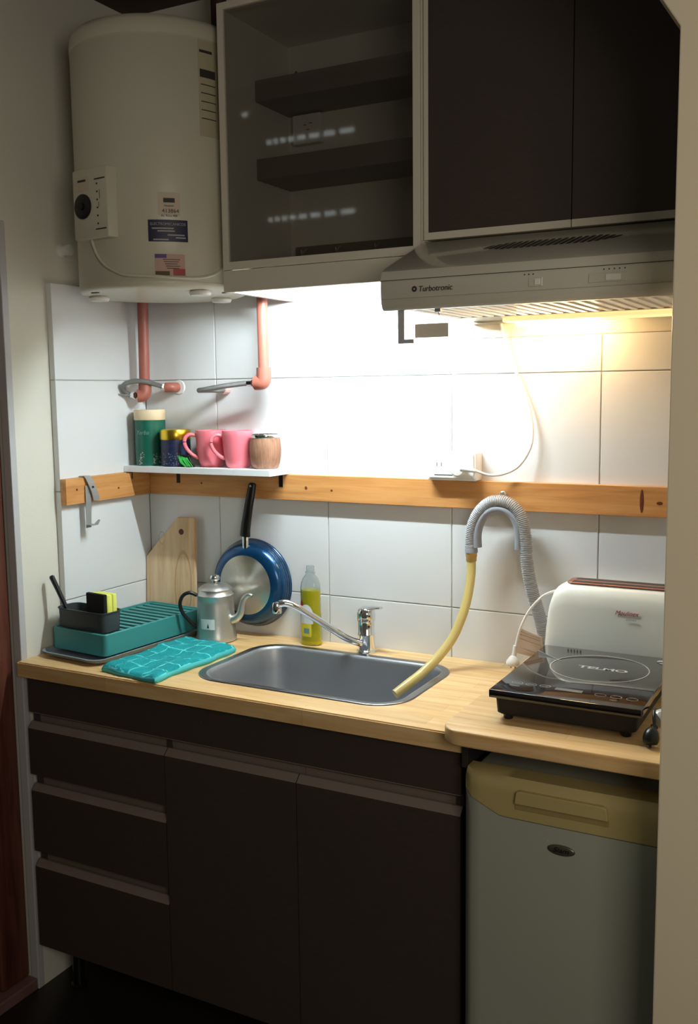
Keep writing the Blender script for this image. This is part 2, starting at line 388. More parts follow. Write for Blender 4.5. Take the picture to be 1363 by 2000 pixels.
# ------------------------------------------------------------------ counter with sink hole (polygon with a hole, built from strips)
hole = rrect(.462, 1.002, -.430, -.090, .075, 8)
def slab_with_hole(outer, hole, z0, z1):
    t = bmesh.new(); N = len(hole); cx = sum(p[0] for p in hole)/N; cy = sum(p[1] for p in hole)/N
    x0, x1, y0, y1 = outer
    def ray_hit(p):
        dx, dy = p[0]-cx, p[1]-cy; s = 1e9
        if dx > 0: s = min(s, (x1-cx)/dx)
        if dx < 0: s = min(s, (x0-cx)/dx)
        if dy > 0: s = min(s, (y1-cy)/dy)
        if dy < 0: s = min(s, (y0-cy)/dy)
        return (cx+dx*s, cy+dy*s)
    H = list(hole); O = [ray_hit(p) for p in H]
    # snap nearest outer points to the four corners
    for c in ((x0,y0),(x1,y0),(x1,y1),(x0,y1)):
        k = min(range(N), key=lambda i: (O[i][0]-c[0])**2+(O[i][1]-c[1])**2); O[k] = c
    V = {}
    for nm, P, z in (('ht',H,z1),('hb',H,z0),('ot',O,z1),('ob',O,z0)): V[nm] = [t.verts.new((p[0],p[1],z)) for p in P]
    for i in range(N):
        j = (i+1) % N
        t.faces.new([V['ht'][i],V['ht'][j],V['ot'][j],V['ot'][i]]); t.faces.new([V['hb'][i],V['hb'][j],V['ob'][j],V['ob'][i]])
        t.faces.new([V['ht'][i],V['ht'][j],V['hb'][j],V['hb'][i]]); t.faces.new([V['ot'][i],V['ot'][j],V['ob'][j],V['ob'][i]])
    e = [e for e in t.edges if all(abs(v.co.y-y0) < 1e-6 and abs(v.co.z-z1) < 1e-6 for v in e.verts)]
    bmesh.ops.recalc_face_normals(t, faces=t.faces)
    bmesh.ops.bevel(t, geom=e, offset=.003, segments=2, affect='EDGES')
    return t
tag(obj('countertop', slab_with_hole((-.0165, 1.190, -.520, -.0012), hole, .8625, .900), PINE),
    'long pale wooden countertop with the steel sink let into it', 'countertop')
pts = []
x0, x1, y0, y1, r = 1.166, 1.659, -.585, -.0012, .045
for i in range(9): a = PI + PI/2*i/8; pts.append((x0+r+r*math.cos(a), y0+r+r*math.sin(a)))
pts += [(x1,y0),(x1,y1),(x0,y1)]
bd = tag(obj('countertop_board', prism(NB(), pts, 'z', .9006, .9310, .004, 3, only_caps=True), PINEE, smooth=30),
    'short wooden board with a rounded corner lying over the fridge, carrying the hob', 'countertop')
tag(obj('support_block', B(1.1935, 1.2065, -.53, -.30, .838, .9003, .001), DARK), 'small dark wooden block under the board, above the fridge corner', 'block')

# ------------------------------------------------------------------ sink
sk = thing('sink', 'rectangular stainless steel sink with rounded corners in the wooden counter', 'sink', (.732,-.26,.90))
def ring(x0,x1,y0,y1,r,z): return [Vector((p[0],p[1],z)) for p in rrect(x0,x1,y0,y1,r,8)]
def rin(d, z, r=None): return ring(.450+d, 1.014-d, -.442+d, -.078-d, max(.012, (.088-d) if r is None else r), z)
bm = loft(NB(), [rin(0,.9003), rin(.001,.9022), rin(.004,.9032), rin(.010,.9028), rin(.016,.9024), rin(.019,.9020)])
obj('rim', bm, STEEL, sk, smooth=60)
bm = loft(NB(), [rin(.019,.9020), rin(.023,.900), rin(.026,.893), rin(.030,.85), rin(.034,.79), rin(.040,.772), rin(.052,.763), rin(.075,.760), rin(.12,.758,.05), rin(.155,.757,.025)], cap1=True)
obj('basin', bm, BOWLS, sk, smooth=60)
obj('drain', lathe(NB(), [(0,.7575),(.02,.7575),(.022,.760),(.040,.7605),(.042,.758)], (.732,-.26,.0015), 32), CHROME, sk, smooth=40)
# ------------------------------------------------------------------ faucet
fc = thing('faucet', 'chrome single-lever faucet with a long swivel spout behind the sink', 'faucet', (.742,-.052,.903))
bm = lathe(NB(), [(0,.9005),(.026,.9005),(.026,.906),(.0225,.909),(.0220,.944),(.0228,.946),(.0228,.950),(.0215,.952),(.0215,.985),(.0,.985)], (.742,-.052,0), 40)
obj('body', bm, CHROME, fc, smooth=35)
bm = lathe(NB(), [(0,0),(.0235,0),(.0240,.004),(.0240,.020),(.021,.030),(.012,.036),(0,.038)], (.742,-.052,.984), 40)
obj('lever_cap', bm, CHROME, fc, smooth=50)
bm = tube(NB(), spline([(.742,-.052,1.012),(.760,-.056,1.019),(.778,-.062,1.022),(.792,-.066,1.024)], 5), lambda t: .016-.009*t, 14, flat=((0,0,1), .45))
obj('lever', bm, CHROME, fc, smooth=50)
sp = [(.738,-.062,.922),(.715,-.105,.945),(.690,-.140,.975),(.655,-.175,1.010),(.625,-.203,1.038),(.604,-.218,1.049),(.588,-.228,1.048)]
obj('spout', tube(NB(), spline(sp, 8), .0092, 18), CHROME, fc, smooth=50)
bm = lathe(NB(), [(0,0),(.0105,0),(.0115,.004),(.0115,.022),(.009,.028),(0,.029)], (.583,-.230,1.024), 28)
obj('aerator', bm, CHROME, fc, smooth=50)

# ------------------------------------------------------------------ battens
def knotty(name, bm, m, spots, axis, label):
    o = tag(obj(name, bm, m), label, 'wooden rail')
    for (a, z, s, q) in spots:
        t = lathe(NB(), [(0,0),(s,0),(s*.9,.0005),(0,.0006)], (0,0,0), 16, axis='y')
        for v in t.verts: v.co.z *= q
        if axis == 'x': t.transform(Matrix.Translation((.0200, a, z)) @ Matrix.Rotation(PI/2, 4, 'Z'))
        else: t.transform(Matrix.Translation((a, -.0202, z)))
        obj('knot', t, KNOT, o)
    return o
knotty('wooden_rail', B(.021, 1.659, -.0202, -.0008, 1.2835, 1.3525, .0012), BATT, [(.549,1.318,.0042,1.2),(.627,1.314,.0035,.8),(1.463,1.316,.007,.55),(1.424,1.319,.0045,6),(.206,1.32,.003,1)], 'y',
    'long horizontal orange-brown pine rail screwed across the back wall tiles')
knotty('wooden_rail', B(.0008, .0202, -.3576, -.0008, 1.2835, 1.3525, .0012), BATTY, [(-.318,1.322,.0035,1),(-.155,1.312,.004,.7)], 'x',
    'short pine rail on the left side wall carrying the steel hook')
# ------------------------------------------------------------------ shelf + brackets
sf = thing('wall_shelf', 'small white shelf on top of the wooden rail in the corner', 'shelf', (.25,-.055,1.3532))
obj('board', B(.0015, .492, -.109, -.0015, 1.3532, 1.3705, .0008), mat('shelf_white', (238,240,242), .35), sf)
for x, y in ((.016,-.098),(.125,-.0215),(.471,-.0215)):
    bm = B(x-.006, x+.006, y-.0, y+.0018 if y > -.05 else y+.0018, 1.318 if y > -.05 else 1.3325, 1.353)
    box(bm, x-.006, x+.006, y-.022, y+.0018, 1.3510, 1.3530)
    obj('bracket', bm, BLKP, sf)

# ------------------------------------------------------------------ things on the shelf
ZS = 1.3706
gc = thing('canister', 'tall green tin canister with a cream lid, at the left end of the shelf', 'canister', (.062,-.056,ZS), group=None)
obj('body', lathe(NB(), [(0,0),(.0405,0),(.0425,.002),(.0430,.004),(.0430,.128),(0,.128)], (.058,-.056,ZS), 56), GREEN, gc, smooth=40)
obj('lid', lathe(NB(), [(0,.1283),(.0440,.1283),(.0445,.130),(.0445,.155),(.0425,.1575),(0,.158)], (.058,-.056,ZS), 56), BEIGE, gc, smooth=40)
text('lettering', 'Yerba', .017, (.058+.043*math.cos(-1.45),-.056+.043*math.sin(-1.45),ZS+.088), mat('pale_script',(110,150,138),.5), gc, shear=.3, curve_r=(.058,-.056,.043))
for lo_a, hi_a in ((-1.75,-1.35),(-.75,-.25)):
    bm = NB()
    for k in range(26):
        a = random.uniform(lo_a, hi_a); z = ZS + random.uniform(.004,.040)*random.random()**.4; s = random.uniform(.06,.14)
        cylpatch(bm, .058, -.056, .0431, a, a+s*.5, z, z+random.uniform(.001,.004), 2)
    obj('printed_pattern', bm, LINEW, gc)
nc = thing('canister', 'short navy tin canister with a gold lid, next to the green one', 'canister', (.157,-.064,ZS))
obj('body', lathe(NB(), [(0,0),(.0395,0),(.0415,.002),(.0415,.074),(0,.074)], (.151,-.061,ZS), 56), NAVY, nc, smooth=40)
obj('lid', lathe(NB(), [(0,.0743),(.0425,.0743),(.0432,.076),(.0432,.098),(.041,.102),(.034,.1035),(0,.1035)], (.151,-.061,ZS), 56), GOLD, nc, smooth=40)
bm = NB()
for k in range(60):
    a = -1.0 + random.uniform(-.9,.7); z = ZS + .004 + .034*random.random(); s = random.uniform(.04,.12)
    cylpatch(bm, .151, -.061, .0416, a, a+s*.5, z, z+random.uniform(.001,.003), 2)
obj('printed_pattern', bm, mat('faint_print', (110,120,140), .5), nc)
rb = thing('ribbon_bundle', 'small bundle of shiny green and black ribbon on the shelf in front of the mugs', 'ribbon', (.205,-.095,ZS))
bm = NB()
for k in range(9):
    a = random.uniform(-.5,.5); x0 = .196 + k*.0035
    P = [(x0+.014+a*.004,-.100+random.uniform(-.003,.003),ZS+.0025),(x0+a*.006,-.099,ZS+.012+.001*k),(x0-.009,-.094,ZS+.024),(x0-.018+a*.004,-.088,ZS+.033-.001*k)]
    tube(bm, spline(P, 5), lambda t: .0022*(1-.6*abs(2*t-1)), 8, flat=((0,1,0), .35))
obj('green_strands', bm, LEAF, rb, smooth=60)
bm = NB()
for k in range(7):
    x0 = .200 + k*.004
    P = [(x0+.016,-.092,ZS+.002),(x0+.004,-.094,ZS+.012),(x0-.008,-.088,ZS+.024+.001*k),(x0-.018,-.084,ZS+.030)]
    tube(bm, spline(P, 5), .0028, 8)
obj('black_strands', bm, BLKP, rb, smooth=60)
def mug(x, y, label):
    r = thing('mug', label, 'mug', (x,y,ZS), group='pink mugs on the shelf')
    prof = [(0,.0),(.028,.0),(.0305,.002),(.0335,.010),(.0370,.026),(.0400,.050),(.0422,.085),(.0430,.0985),(.0424,.1005),(.0410,.1000),(.0390,.085),(.037,.055),(.033,.030),(.028,.010),(0,.008)]
    obj('body', lathe(NB(), prof, (x,y,ZS), 56), PINK, r, smooth=60)
    d = Vector((-.76,-.65,0)); o = Vector((x,y,ZS))
    P = [o+d*.0400+Vector((0,0,.086)), o+d*.058+Vector((0,0,.0895)), o+d*.070+Vector((0,0,.081)), o+d*.0725+Vector((0,0,.066)), o+d*.066+Vector((0,0,.049)), o+d*.052+Vector((0,0,.034)), o+d*.0355+Vector((0,0,.0245))]
    obj('handle', tube(NB(), spline(P, 7), .0052, 14, flat=((0,0,1), 1.0)), PINK, r, smooth=60)
    return r
mug(.2655, -.050, 'left one of two matching pink mugs on the shelf, partly behind the other')
mug(.3580, -.0555, 'right one of two matching pink mugs, beside the wooden cup')
mt = thing('mate_cup', 'rounded wooden cup with a metal rim at the right end of the shelf', 'cup', (.454,-.056,ZS))
obj('body', lathe(NB(), [(0,0),(.031,0),(.034,.002),(.0385,.014),(.0418,.035),(.0425,.050),(.0408,.072),(.0390,.082),(.0355,.082),(.034,.02),(0,.01)], (.4460,-.056,ZS), 56), MATEW, mt, smooth=50)
obj('rim', lathe(NB(), [(.0356,.0825),(.0395,.0822),(.0408,.084),(.0408,.089),(.039,.0915),(.0345,.0915),(.0345,.0822)], (.4460,-.056,ZS), 56), CHROME, mt, smooth=50)
tag(obj('metal_straw', tube(NB(), spline([(.456,-.053,ZS+.040),(.474,-.040,ZS+.084),(.502,-.026,ZS+.118),(.522,-.018,ZS+.136)], 6), .0028, 10, flat=((0,1,0),.7)), STRAW, smooth=60),
    'thin metal straw leaning out of the wooden cup', 'straw')

# ------------------------------------------------------------------ hook on the left rail
hk = thing('over_door_hook', 'bent steel hook strap hanging over the short rail on the side wall', 'hook', (.03,-.27,1.353))
def strap(bm, P, wy, th):
    # P: (x,z, yoffset) path, strip of width wy in y
    t = bmesh.new(); A = []
    for i, (x, z, y) in enumerate(P):
        a = Vector(P[max(i-1,0)][:2]); b_ = Vector(P[min(i+1,len(P)-1)][:2]); d = (b_-a).normalized(); n = Vector((-d.y, d.x))*th
        A.append([t.verts.new((x, y-wy/2, z)), t.verts.new((x, y+wy/2, z)), t.verts.new((x+n.x, y+wy/2, z+n.y)), t.verts.new((x+n.x, y-wy/2, z+n.y))])
    for p, q in zip(A, A[1:]):
        for k in range(4): t.faces.new([p[k], p[(k+1)%4], q[(k+1)%4], q[k]])
    t.faces.new(A[0]); t.faces.new(A[-1]); return merge(bm, t)
bm = strap(NB(), [(.0035,1.3545,-.280),(.021,1.3548,-.280),(.0245,1.352,-.279),(.028,1.335,-.272),(.030,1.315,-.264),(.030,1.300,-.259),(.029,1.288,-.255)], .024, .0014)
obj('upper_strap', bm, ALUH, hk)
bm = strap(NB(), [(.0225,1.330,-.280),(.0235,1.300,-.281),(.0225,1.26,-.281),(.0205,1.216,-.281)], .020, .0014)
box(bm, .021, .047, -.291, -.271, 1.224, 1.2255); prism(bm, [(-.291,1.2255),(-.271,1.2255),(-.262,1.236),(-.268,1.238)], 'x', .045, .047)
obj('lower_hook', bm, ALUH, hk)
for z, y in ((1.324,-.268),(1.303,-.261)):
    obj('hole', lathe(NB(), [(0,0),(.0045,0),(.0045,.0006),(0,.0008)], (.0305 if z < 1.31 else .0300,y,z), 16, axis='x'), DARK, hk)

# ------------------------------------------------------------------ frying pan
pn = thing('frying_pan', 'blue frying pan hanging upside down on the rail, steel base outward', 'frying pan', (.366,-.03,1.045))
pc = (.366,-.004,1.045)
prof = [(.1235,.000),(.1245,.001),(.1240,.004),(.1215,.006),(.120,.012),(.1165,.026),(.110,.038),(.101,.0445),(.090,.0465),(.083,.0468)]
obj('body', lathe(NB(), prof+[(.083,.0440),(.096,.042),(.108,.033),(.118,.008),(.1235,.000)], pc, 80, 'y'), BLUEP, pn, smooth=40)
for r, h in ((.1222,.0075),(.1202,.014),(.1180,.0215)):
    obj('rim_line', lathe(NB(), [(r-.0008,h-.0010),(r+.0004,h-.0010),(r+.0002,h+.0008),(r-.0010,h+.0010),(r-.0008,h-.0010)], pc, 80, 'y'), PANR, pn, smooth=40)
obj('base_disc', lathe(NB(), [(0,.0455),(.012,.0470),(.081,.0470),(.0828,.0465),(.083,.0455)], pc, 80, 'y'), PANB, pn, smooth=40)
bm = tube(NB(), [(.3655,-.040,1.147),(.3665,-.043,1.165),(.3680,-.046,1.188)], lambda t: .0105-.001*t, 18, flat=((0,1,0), .8))
obj('ferrule', bm, CHROME, pn, smooth=50)
bm = tube(NB(), spline([(.3680,-.046,1.181),(.3700,-.047,1.200),(.3745,-.046,1.228),(.3800,-.044,1.262),(.3845,-.039,1.295),(.3862,-.034,1.318),(.3866,-.033,1.328)], 6), lambda t: .0158-.0045*t if t < .92 else .0116-.005*((t-.92)/.08), 18, flat=((0,1,0), .62))
obj('handle', bm, BLKP, pn, smooth=60)
obj('hanging_eye', tube(NB(), spline([(.3862+.0042*math.cos(a),-.0405,1.312+.008*math.sin(a)) for a in [2*PI*i/10 for i in range(11)]], 2), .0010, 8), ALUH, pn, smooth=60)
tag(obj('screw_hook', tube(NB(), [(.3862,-.0185,1.318),(.3862,-.041,1.318),(.3862,-.0435,1.321)], .0022, 10), ALUH, smooth=60), 'small steel screw in the rail holding the pan handle', 'screw')

# ------------------------------------------------------------------ cutting board leaning in the corner
bm = prism(NB(), [(0,0),(.176,0),(.176,.318),(.116,.318),(.010,.208),(0,.196)], 'y', -.012, 0, .0015, 2)
hb = lathe(NB(), [(0,0),(.0085,0),(.0085,.0006),(0,.0007)], (.128,-.0122,.276), 24, 'y')
cb = thing('cutting_board', 'pale wooden cutting board with a cut corner leaning in the tiled corner', 'cutting board', (.004,-.026,.9005))
lean = Matrix.Rotation(-.05, 4, 'X')
for nm, b_, m_ in (('board', bm, CUTW), ('hanging_hole', hb, KNOT)):
    for v in b_.verts: v.co.z -= 0
    b_.transform(Matrix.Translation((0,0,0)) @ lean); obj(nm, b_, m_, cb, local=True)
bm = NB()
for (x, z, rx, rz) in ((.058,.255,.011,.018),(.135,.12,.03,.10)):
    t = lathe(NB(), [(rx*.92,0),(rx,.0003),(rx*1.03,0)], (0,0,0), 28, 'y')
    for v in t.verts: v.co.z *= rz/rx; v.co += Vector((x,-.0121,z))
    t.transform(lean); merge(bm, t)
obj('grain_figure', bm, mat('grain_tan', (206,160,112), .6), cb, local=True)

# ------------------------------------------------------------------ dish rack group
ry = -.083
ctr = (.118,-.247)
tr = thing('drip_tray', 'grey rounded drip tray under the teal dish rack', 'tray', (ctr[0],ctr[1],.9005), ry)
def lr(x0,x1,y0,y1,r,z,n=6): return [Vector((p[0],p[1],z)) for p in rrect(x0,x1,y0,y1,r,n)]
bm = loft(NB(), [lr(-.090,.090,-.195,.195,.02,0), lr(-.104,.104,-.210,.208,.032,.004), lr(-.110,.110,-.219,.213,.036,.014), lr(-.112,.112,-.221,.215,.036,.0155), lr(-.108,.108,-.217,.211,.033,.0160), lr(-.101,.101,-.208,.205,.028,.007), lr(-.085,.085,-.19,.19,.018,.004)], cap0=True, cap1=True)
obj('tray', bm, TRAYG, tr, smooth=50, local=True)
rk = thing('dish_rack', 'teal plastic dish rack with slats standing in the grey tray', 'dish rack', (ctr[0],ctr[1]+.004,.9165), ry)
hx, hy, H = .0985, .183, .0555
bm = loft(NB(), [lr(-hx,hx,-hy,hy,.014,0), lr(-hx,hx,-hy,hy,.014,H-.002), lr(-hx+.002,hx-.002,-hy+.002,hy-.002,.012,H), lr(-hx+.006,hx-.006,-hy+.006,hy-.006,.009,H), lr(-hx+.007,hx-.007,-hy+.007,hy-.007,.008,H-.002), lr(-hx+.004,hx-.004,-hy+.004,hy-.004,.008,.004)], cap0=True)
obj('frame', bm, TEALP, rk, smooth=40, local=True)
obj('floor_plate', B(-hx+.004,hx-.004,-hy+.004,hy-.004,.003,.005), DGREY, rk, local=True)
for k in range(13):
    y = -hy + .020 + k*.0278
    obj('slat', B(-hx+.0055, hx-.0055, y, y+.0135, H-.016, H-.0035, .002), TEALP, rk, local=True)
hd = thing('sink_caddy', 'dark grey plastic caddy on the front end of the dish rack', 'caddy', (ctr[0]-.014,ctr[1]-.134,.9185+.052), ry)
w, d = .088, .036
bm = loft(NB(), [lr(-w*.97,w*.97,-d*.90,d*.90,.018,.0015), lr(-w,w,-d,d,.022,.049), lr(-w-.002,w+.002,-d-.002,d+.002,.023,.050), lr(-w-.002,w+.002,-d-.002,d+.002,.023,.0525), lr(-w+.001,w-.001,-d+.001,d-.001,.020,.0525), lr(-w*.95,w*.95,-d*.86,d*.86,.016,.004)], cap0=True, cap1=True)
obj('tub', bm, DGREY, hd, smooth=50, local=True)
sg = thing('sponge', 'yellow kitchen sponge with a black scouring side, upright in the caddy', 'sponge', (ctr[0]+.031,ctr[1]-.134,.9755), ry-.03)
obj('scourer', B(-.033,.034,-.024,-.013,.001,.093,.002), SPB, sg, local=True)
bm = NB(); box(bm, -.033,.034,-.0128,.002,.001,.091,.003,3); box(bm, -.030,.031,.002,.006,.003,.088,.001); box(bm, -.033,.034,.006,.020,.001,.090,.003,3)
obj('foam', bm, SPY, sg, smooth=60, local=True)
tag(obj('brush_handle', tube(NB(), spline([(.060,-.393,.982),(.042,-.398,1.020),(.022,-.405,1.068),(.006,-.411,1.106)], 7), lambda t: .0062+.0022*t if t < .95 else .0083-.004*(t-.95)/.05, 16, flat=((.3,1,0), .8)), mat('blue_black_plastic', (26,32,40), .3), smooth=60),
    'dark brush handle sticking up out of the grey caddy', 'brush')

# ------------------------------------------------------------------ towel
def towel():
    A, Bc, Cc, Dc = Vector((.243,-.492,0)), Vector((.423,-.519,0)), Vector((.440,-.205,0)), Vector((.258,-.175,0))
    t = bmesh.new(); uvl = t.loops.layers.uv.new('UVMap'); N, Mn = 30, 44
    def P(u, v, z): 
        p = A.lerp(Bc, u).lerp(Dc.lerp(Cc, u), v)
        e = .0025*math.sin(9*v+2*u)+.002*math.sin(23*v)
        q = p + Vector((e*(1 if u > .5 else -.6), .002*math.sin(14*u)*(1-v), 0)); return Vector((q.x, q.y, z))
    layers = []
    for L, (base, amp) in enumerate(((.9008,0),(.9185,.0022))):
        g = [[t.verts.new(P(i/N, j/Mn, base + amp*(math.sin(7*i/N+3*j/Mn)+math.sin(13*j/Mn-4*i/N)*.7+math.sin(29*i/N)*math.sin(31*j/Mn)*.5) - (.006 if L and (i in (0,N) or j in (0,Mn)) else 0) + (.003 if L and j > Mn*.6 else 0))) for i in range(N+1)] for j in range(Mn+1)]
        layers.append(g)
    for g in layers:
        for j in range(Mn):
            for i in range(N):
                f = t.faces.new([g[j][i], g[j][i+1], g[j+1][i+1], g[j+1][i]])
                for l, (a, b_) in zip(f.loops, ((i,j),(i+1,j),(i+1,j+1),(i,j+1))): l[uvl].uv = (a/N, b_/Mn)
    lo_, hi = layers
    rim = [(0,i) for i in range(N)] + [(j,N) for j in range(Mn)] + [(Mn,i) for i in range(N,0,-1)] + [(j,0) for j in range(Mn,0,-1)]
    mid = []
    for k, (j, i) in enumerate(rim):
        c = (lo_[j][i].co+hi[j][i].co)/2; ctr_ = Vector((.34,-.345,c.z)); mid.append(t.verts.new(c + (c-ctr_).normalized()*(.003 + .001*math.sin(k*1.7))))
    n = len(rim)
    for k in range(n):
        a, b_ = rim[k], rim[(k+1)%n]
        t.faces.new([lo_[a[0]][a[1]], lo_[b_[0]][b_[1]], mid[(k+1)%n], mid[k]]); t.faces.new([mid[k], mid[(k+1)%n], hi[b_[0]][b_[1]], hi[a[0]][a[1]]])
    o = obj('dish_towel', t, TOWEL, smooth=80); return o
tag(towel(), 'folded teal dish towel with thin white lines, lying left of the sink', 'towel')

# ------------------------------------------------------------------ coffee pot
px, py = .313, -.116
pt = thing('coffee_pot', 'aluminium coffee percolator with black handle and curved spout', 'coffee pot', (px,py,.9005))
prof = [(0,.0005),(.0525,.0005),(.0555,.003),(.0560,.010),(.0535,.018),(.0515,.060),(.0495,.105),(.0480,.122),(.0500,.125),(.0500,.128),(.0470,.131),(.044,.138),(.043,.140),(0,.140)]
obj('body', lathe(NB(), prof, (px,py,.9005), 60), ALU, pt, smooth=40)
obj('lid', lathe(NB(), [(0,.1405),(.0445,.1405),(.0460,.142),(.0455,.144),(.040,.149),(.030,.155),(.014,.158),(0,.1585)], (px,py,.9005), 60), ALU, pt, smooth=30)
obj('lid_knob', lathe(NB(), [(0,.158),(.007,.159),(.007,.164),(.0125,.167),(.014,.173),(.011,.180),(0,.182)], (px,py,.9005), 32), CHROME, pt, smooth=50)
o = Vector((px,py,.9005)); dh = Vector((-.80,-.60,0)); dh.normalize()
P = [o+dh*.050+Vector((0,0,.126)), o+dh*.070+Vector((0,0,.134)), o+dh*.088+Vector((0,0,.126)), o+dh*.096+Vector((0,0,.105)), o+dh*.090+Vector((0,0,.080)), o+dh*.072+Vector((0,0,.056)), o+dh*.056+Vector((0,0,.040))]
obj('handle', tube(NB(), spline(P, 7), .0050, 14), BLKP, pt, smooth=60)
ds = Vector((.93,.10,0)); ds.normalize()
P = [o+ds*.050+Vector((0,0,.060)), o+ds*.064+Vector((0,0,.066)), o+ds*.076+Vector((0,0,.080)), o+ds*.081+Vector((0,0,.100)), o+ds*.088+Vector((0,0,.120)), o+ds*.101+Vector((0,0,.131)), o+ds*.112+Vector((0,0,.129))]
obj('spout', tube(NB(), spline(P, 7), lambda t: .0125-.0075*t, 16), ALU, pt, smooth=60)

pl_ = obj('paper_label', cylpatch(NB(), px, py, .0532, -1.78, -1.02, .9405, .9680, 12, .0010), mat('label_cream',(214,222,220),.5), pt)
obj('label_emblem', prism(NB(), [(.3215,.9455),(.3275,.9455),(.3245,.9575)], 'y', -.1700, -.1690), LABK, pl_)

# ------------------------------------------------------------------ detergent bottle
bx, by = .572, -.044
bt = thing('soap_bottle', 'open clear bottle of yellow washing-up liquid behind the sink', 'bottle', (bx,by,.9005))
outer = [(0,0),(.0275,0),(.0300,.003),(.0305,.012),(.0300,.060),(.0290,.105),(.0290,.150),(.0275,.165),(.0215,.180),(.0135,.190),(.0120,.193),(.0145,.194),(.0145,.197),(.0115,.198),(.0112,.212),(.0098,.213)]
inner = [(r-.0012, h) for r, h in outer[::-1] if h > .003] + [(0,.0015)]
obj('bottle_wall', lathe(NB(), outer+inner, (bx,by,.9005), 48, sy=.72), BOTT, bt, smooth=50)
obj('liquid', lathe(NB(), [(0,.002),(.026,.002),(.0284,.005),(.0289,.012),(.0284,.060),(.0274,.105),(.0274,.148),(0,.148)], (bx,by,.9005), 48, sy=.72), SOAP, bt, smooth=50)
def ell_patch(x0a, x1a, z0, z1, th, m, nm, shape=None, n=14, nz=14):
    t = bmesh.new(); V = {}
    for j in range(nz+1):
        for i in range(n+1):
            u, v = i/n, j/nz
            if shape: u = shape(u, v)
            a = x0a+(x1a-x0a)*u; z = z0+(z1-z0)*v; r = .0302 if z < .96 else .0298
            V[i,j] = t.verts.new((bx+(r+th)*math.cos(a), by+(r+th)*.72*math.sin(a), z))
    for j in range(nz):
        for i in range(n): t.faces.new([V[i,j],V[i+1,j],V[i+1,j+1],V[i,j+1]])
    return obj(nm, t, m, bt, smooth=60)
ell_patch(-2.3,-1.15,.925,.985,.0006,LABY,'lower_label')
ell_patch(-2.3,-1.0,.960,1.012,.0009,LABW,'upper_label', lambda u,v: .5+(u-.5)*(1.0 if v < .5 else math.sqrt(max(.03,1-((v-.5)/.5)**2))))
ell_patch(-2.05,-1.45,.982,1.002,.0012,LABK,'label_emblem', lambda u,v: .5+(u-.5)*math.sqrt(max(.03,1-(2*v-1)**2)), 10, 10)
ell_patch(-2.4,-2.0,1.004,1.022,.0012,RED,'label_spot', lambda u,v: .5+(u-.5)*math.sqrt(max(.03,1-(2*v-1)**2)), 10, 10)
ell_patch(-1.9,-1.35,.934,.948,.0012,mat('label_teal',(110,150,140),.5),'label_panel')

# ------------------------------------------------------------------ drain hose hanging in its cradle
hs = thing('drain_hose', 'grey corrugated drain hose hanging from the rail and running down behind the toaster', 'hose', (1.095,-.04,1.30))
path = [(1.030,-.052,1.186),(1.029,-.052,1.215),(1.034,-.052,1.248),(1.050,-.052,1.281),(1.074,-.052,1.303),(1.100,-.052,1.309),(1.126,-.052,1.303),(1.148,-.052,1.283),(1.160,-.052,1.255),(1.166,-.052,1.215),(1.168,-.052,1.180),(1.173,-.050,1.140),(1.182,-.046,1.095),(1.194,-.040,1.050),(1.204,-.032,1.000),(1.209,-.024,.962),(1.210,-.022,.9465)]
pp = spline(path, 30)
bm = NB(); t = bmesh.new()
L = 0; rad = []
for i, p in enumerate(pp):
    if i: L += (pp[i]-pp[i-1]).length
    rad.append(L)
rings = []; n = 16; up = Vector((0,1,0))
pts = []
step = .00105; s = 0; i = 0
while s < L:
    while rad[i+1] < s: i += 1
    f = (s-rad[i])/max(1e-9, rad[i+1]-rad[i]); pts.append(pp[i].lerp(pp[i+1], f)); s += step
for k, p in enumerate(pts):
    dd = (pts[min(k+1,len(pts)-1)]-pts[max(k-1,0)]).normalized(); uu = (up-dd*up.dot(dd)).normalized(); ss = dd.cross(uu)
    rr = .0138 + .0013*(1 if k % 4 in (0,1) else -1)
    rings.append([p+(uu*math.cos(2*PI*q/n)+ss*math.sin(2*PI*q/n))*rr for q in range(n)])
obj('corrugated_pipe', loft(NB(), rings, True, True), HOSEG, hs, smooth=25)
inner_path = [(1.046,-.052,1.195),(1.045,-.052,1.225),(1.051,-.052,1.252),(1.066,-.052,1.276),(1.088,-.052,1.289),(1.112,-.052,1.289),(1.134,-.052,1.276),(1.146,-.052,1.252),(1.150,-.052,1.222),(1.150,-.052,1.196)]
obj('cradle', tube(NB(), spline(inner_path, 8), .0105, 12, flat=((0,1,0), 1.25)), HOSEC, hs, smooth=60)
bm = lathe(NB(), [(0,-.001),(.0155,-.001),(.0155,.006),(.0145,.010),(.0155,.014),(.0145,.018),(0,.018)], (1.030,-.052,1.182), 28); obj('collar', bm, HOSEC, hs, smooth=40)
obj('hanging_ring', tube(NB(), [(1.103+.007*math.cos(a),-.036,1.323+.007*math.sin(a)) for a in [2*PI*i/16 for i in range(17)]], .0022, 10), ALUH, hs, smooth=60)
yt = thing('drain_tube', 'translucent yellowed tube running from the grey hose down into the sink', 'tube', (1.03,-.052,1.16))
obj('coupling', lathe(NB(), [(0,0),(.0120,0),(.0130,.002),(.0130,.010),(.0140,.012),(.0140,.021),(0,.021)], (1.030,-.052,1.1595), 28), BRASS, yt, smooth=40)
P = [(1.030,-.052,1.165),(1.031,-.056,1.130),(1.028,-.068,1.080),(1.020,-.085,1.030),(1.004,-.106,.980),(.982,-.135,.940),(.955,-.175,.905),(.935,-.215,.885),(.915,-.245,.866)]
obj('tube', tube(NB(), spline(P, 10), .0112, 20), HOSEY, yt, smooth=60)
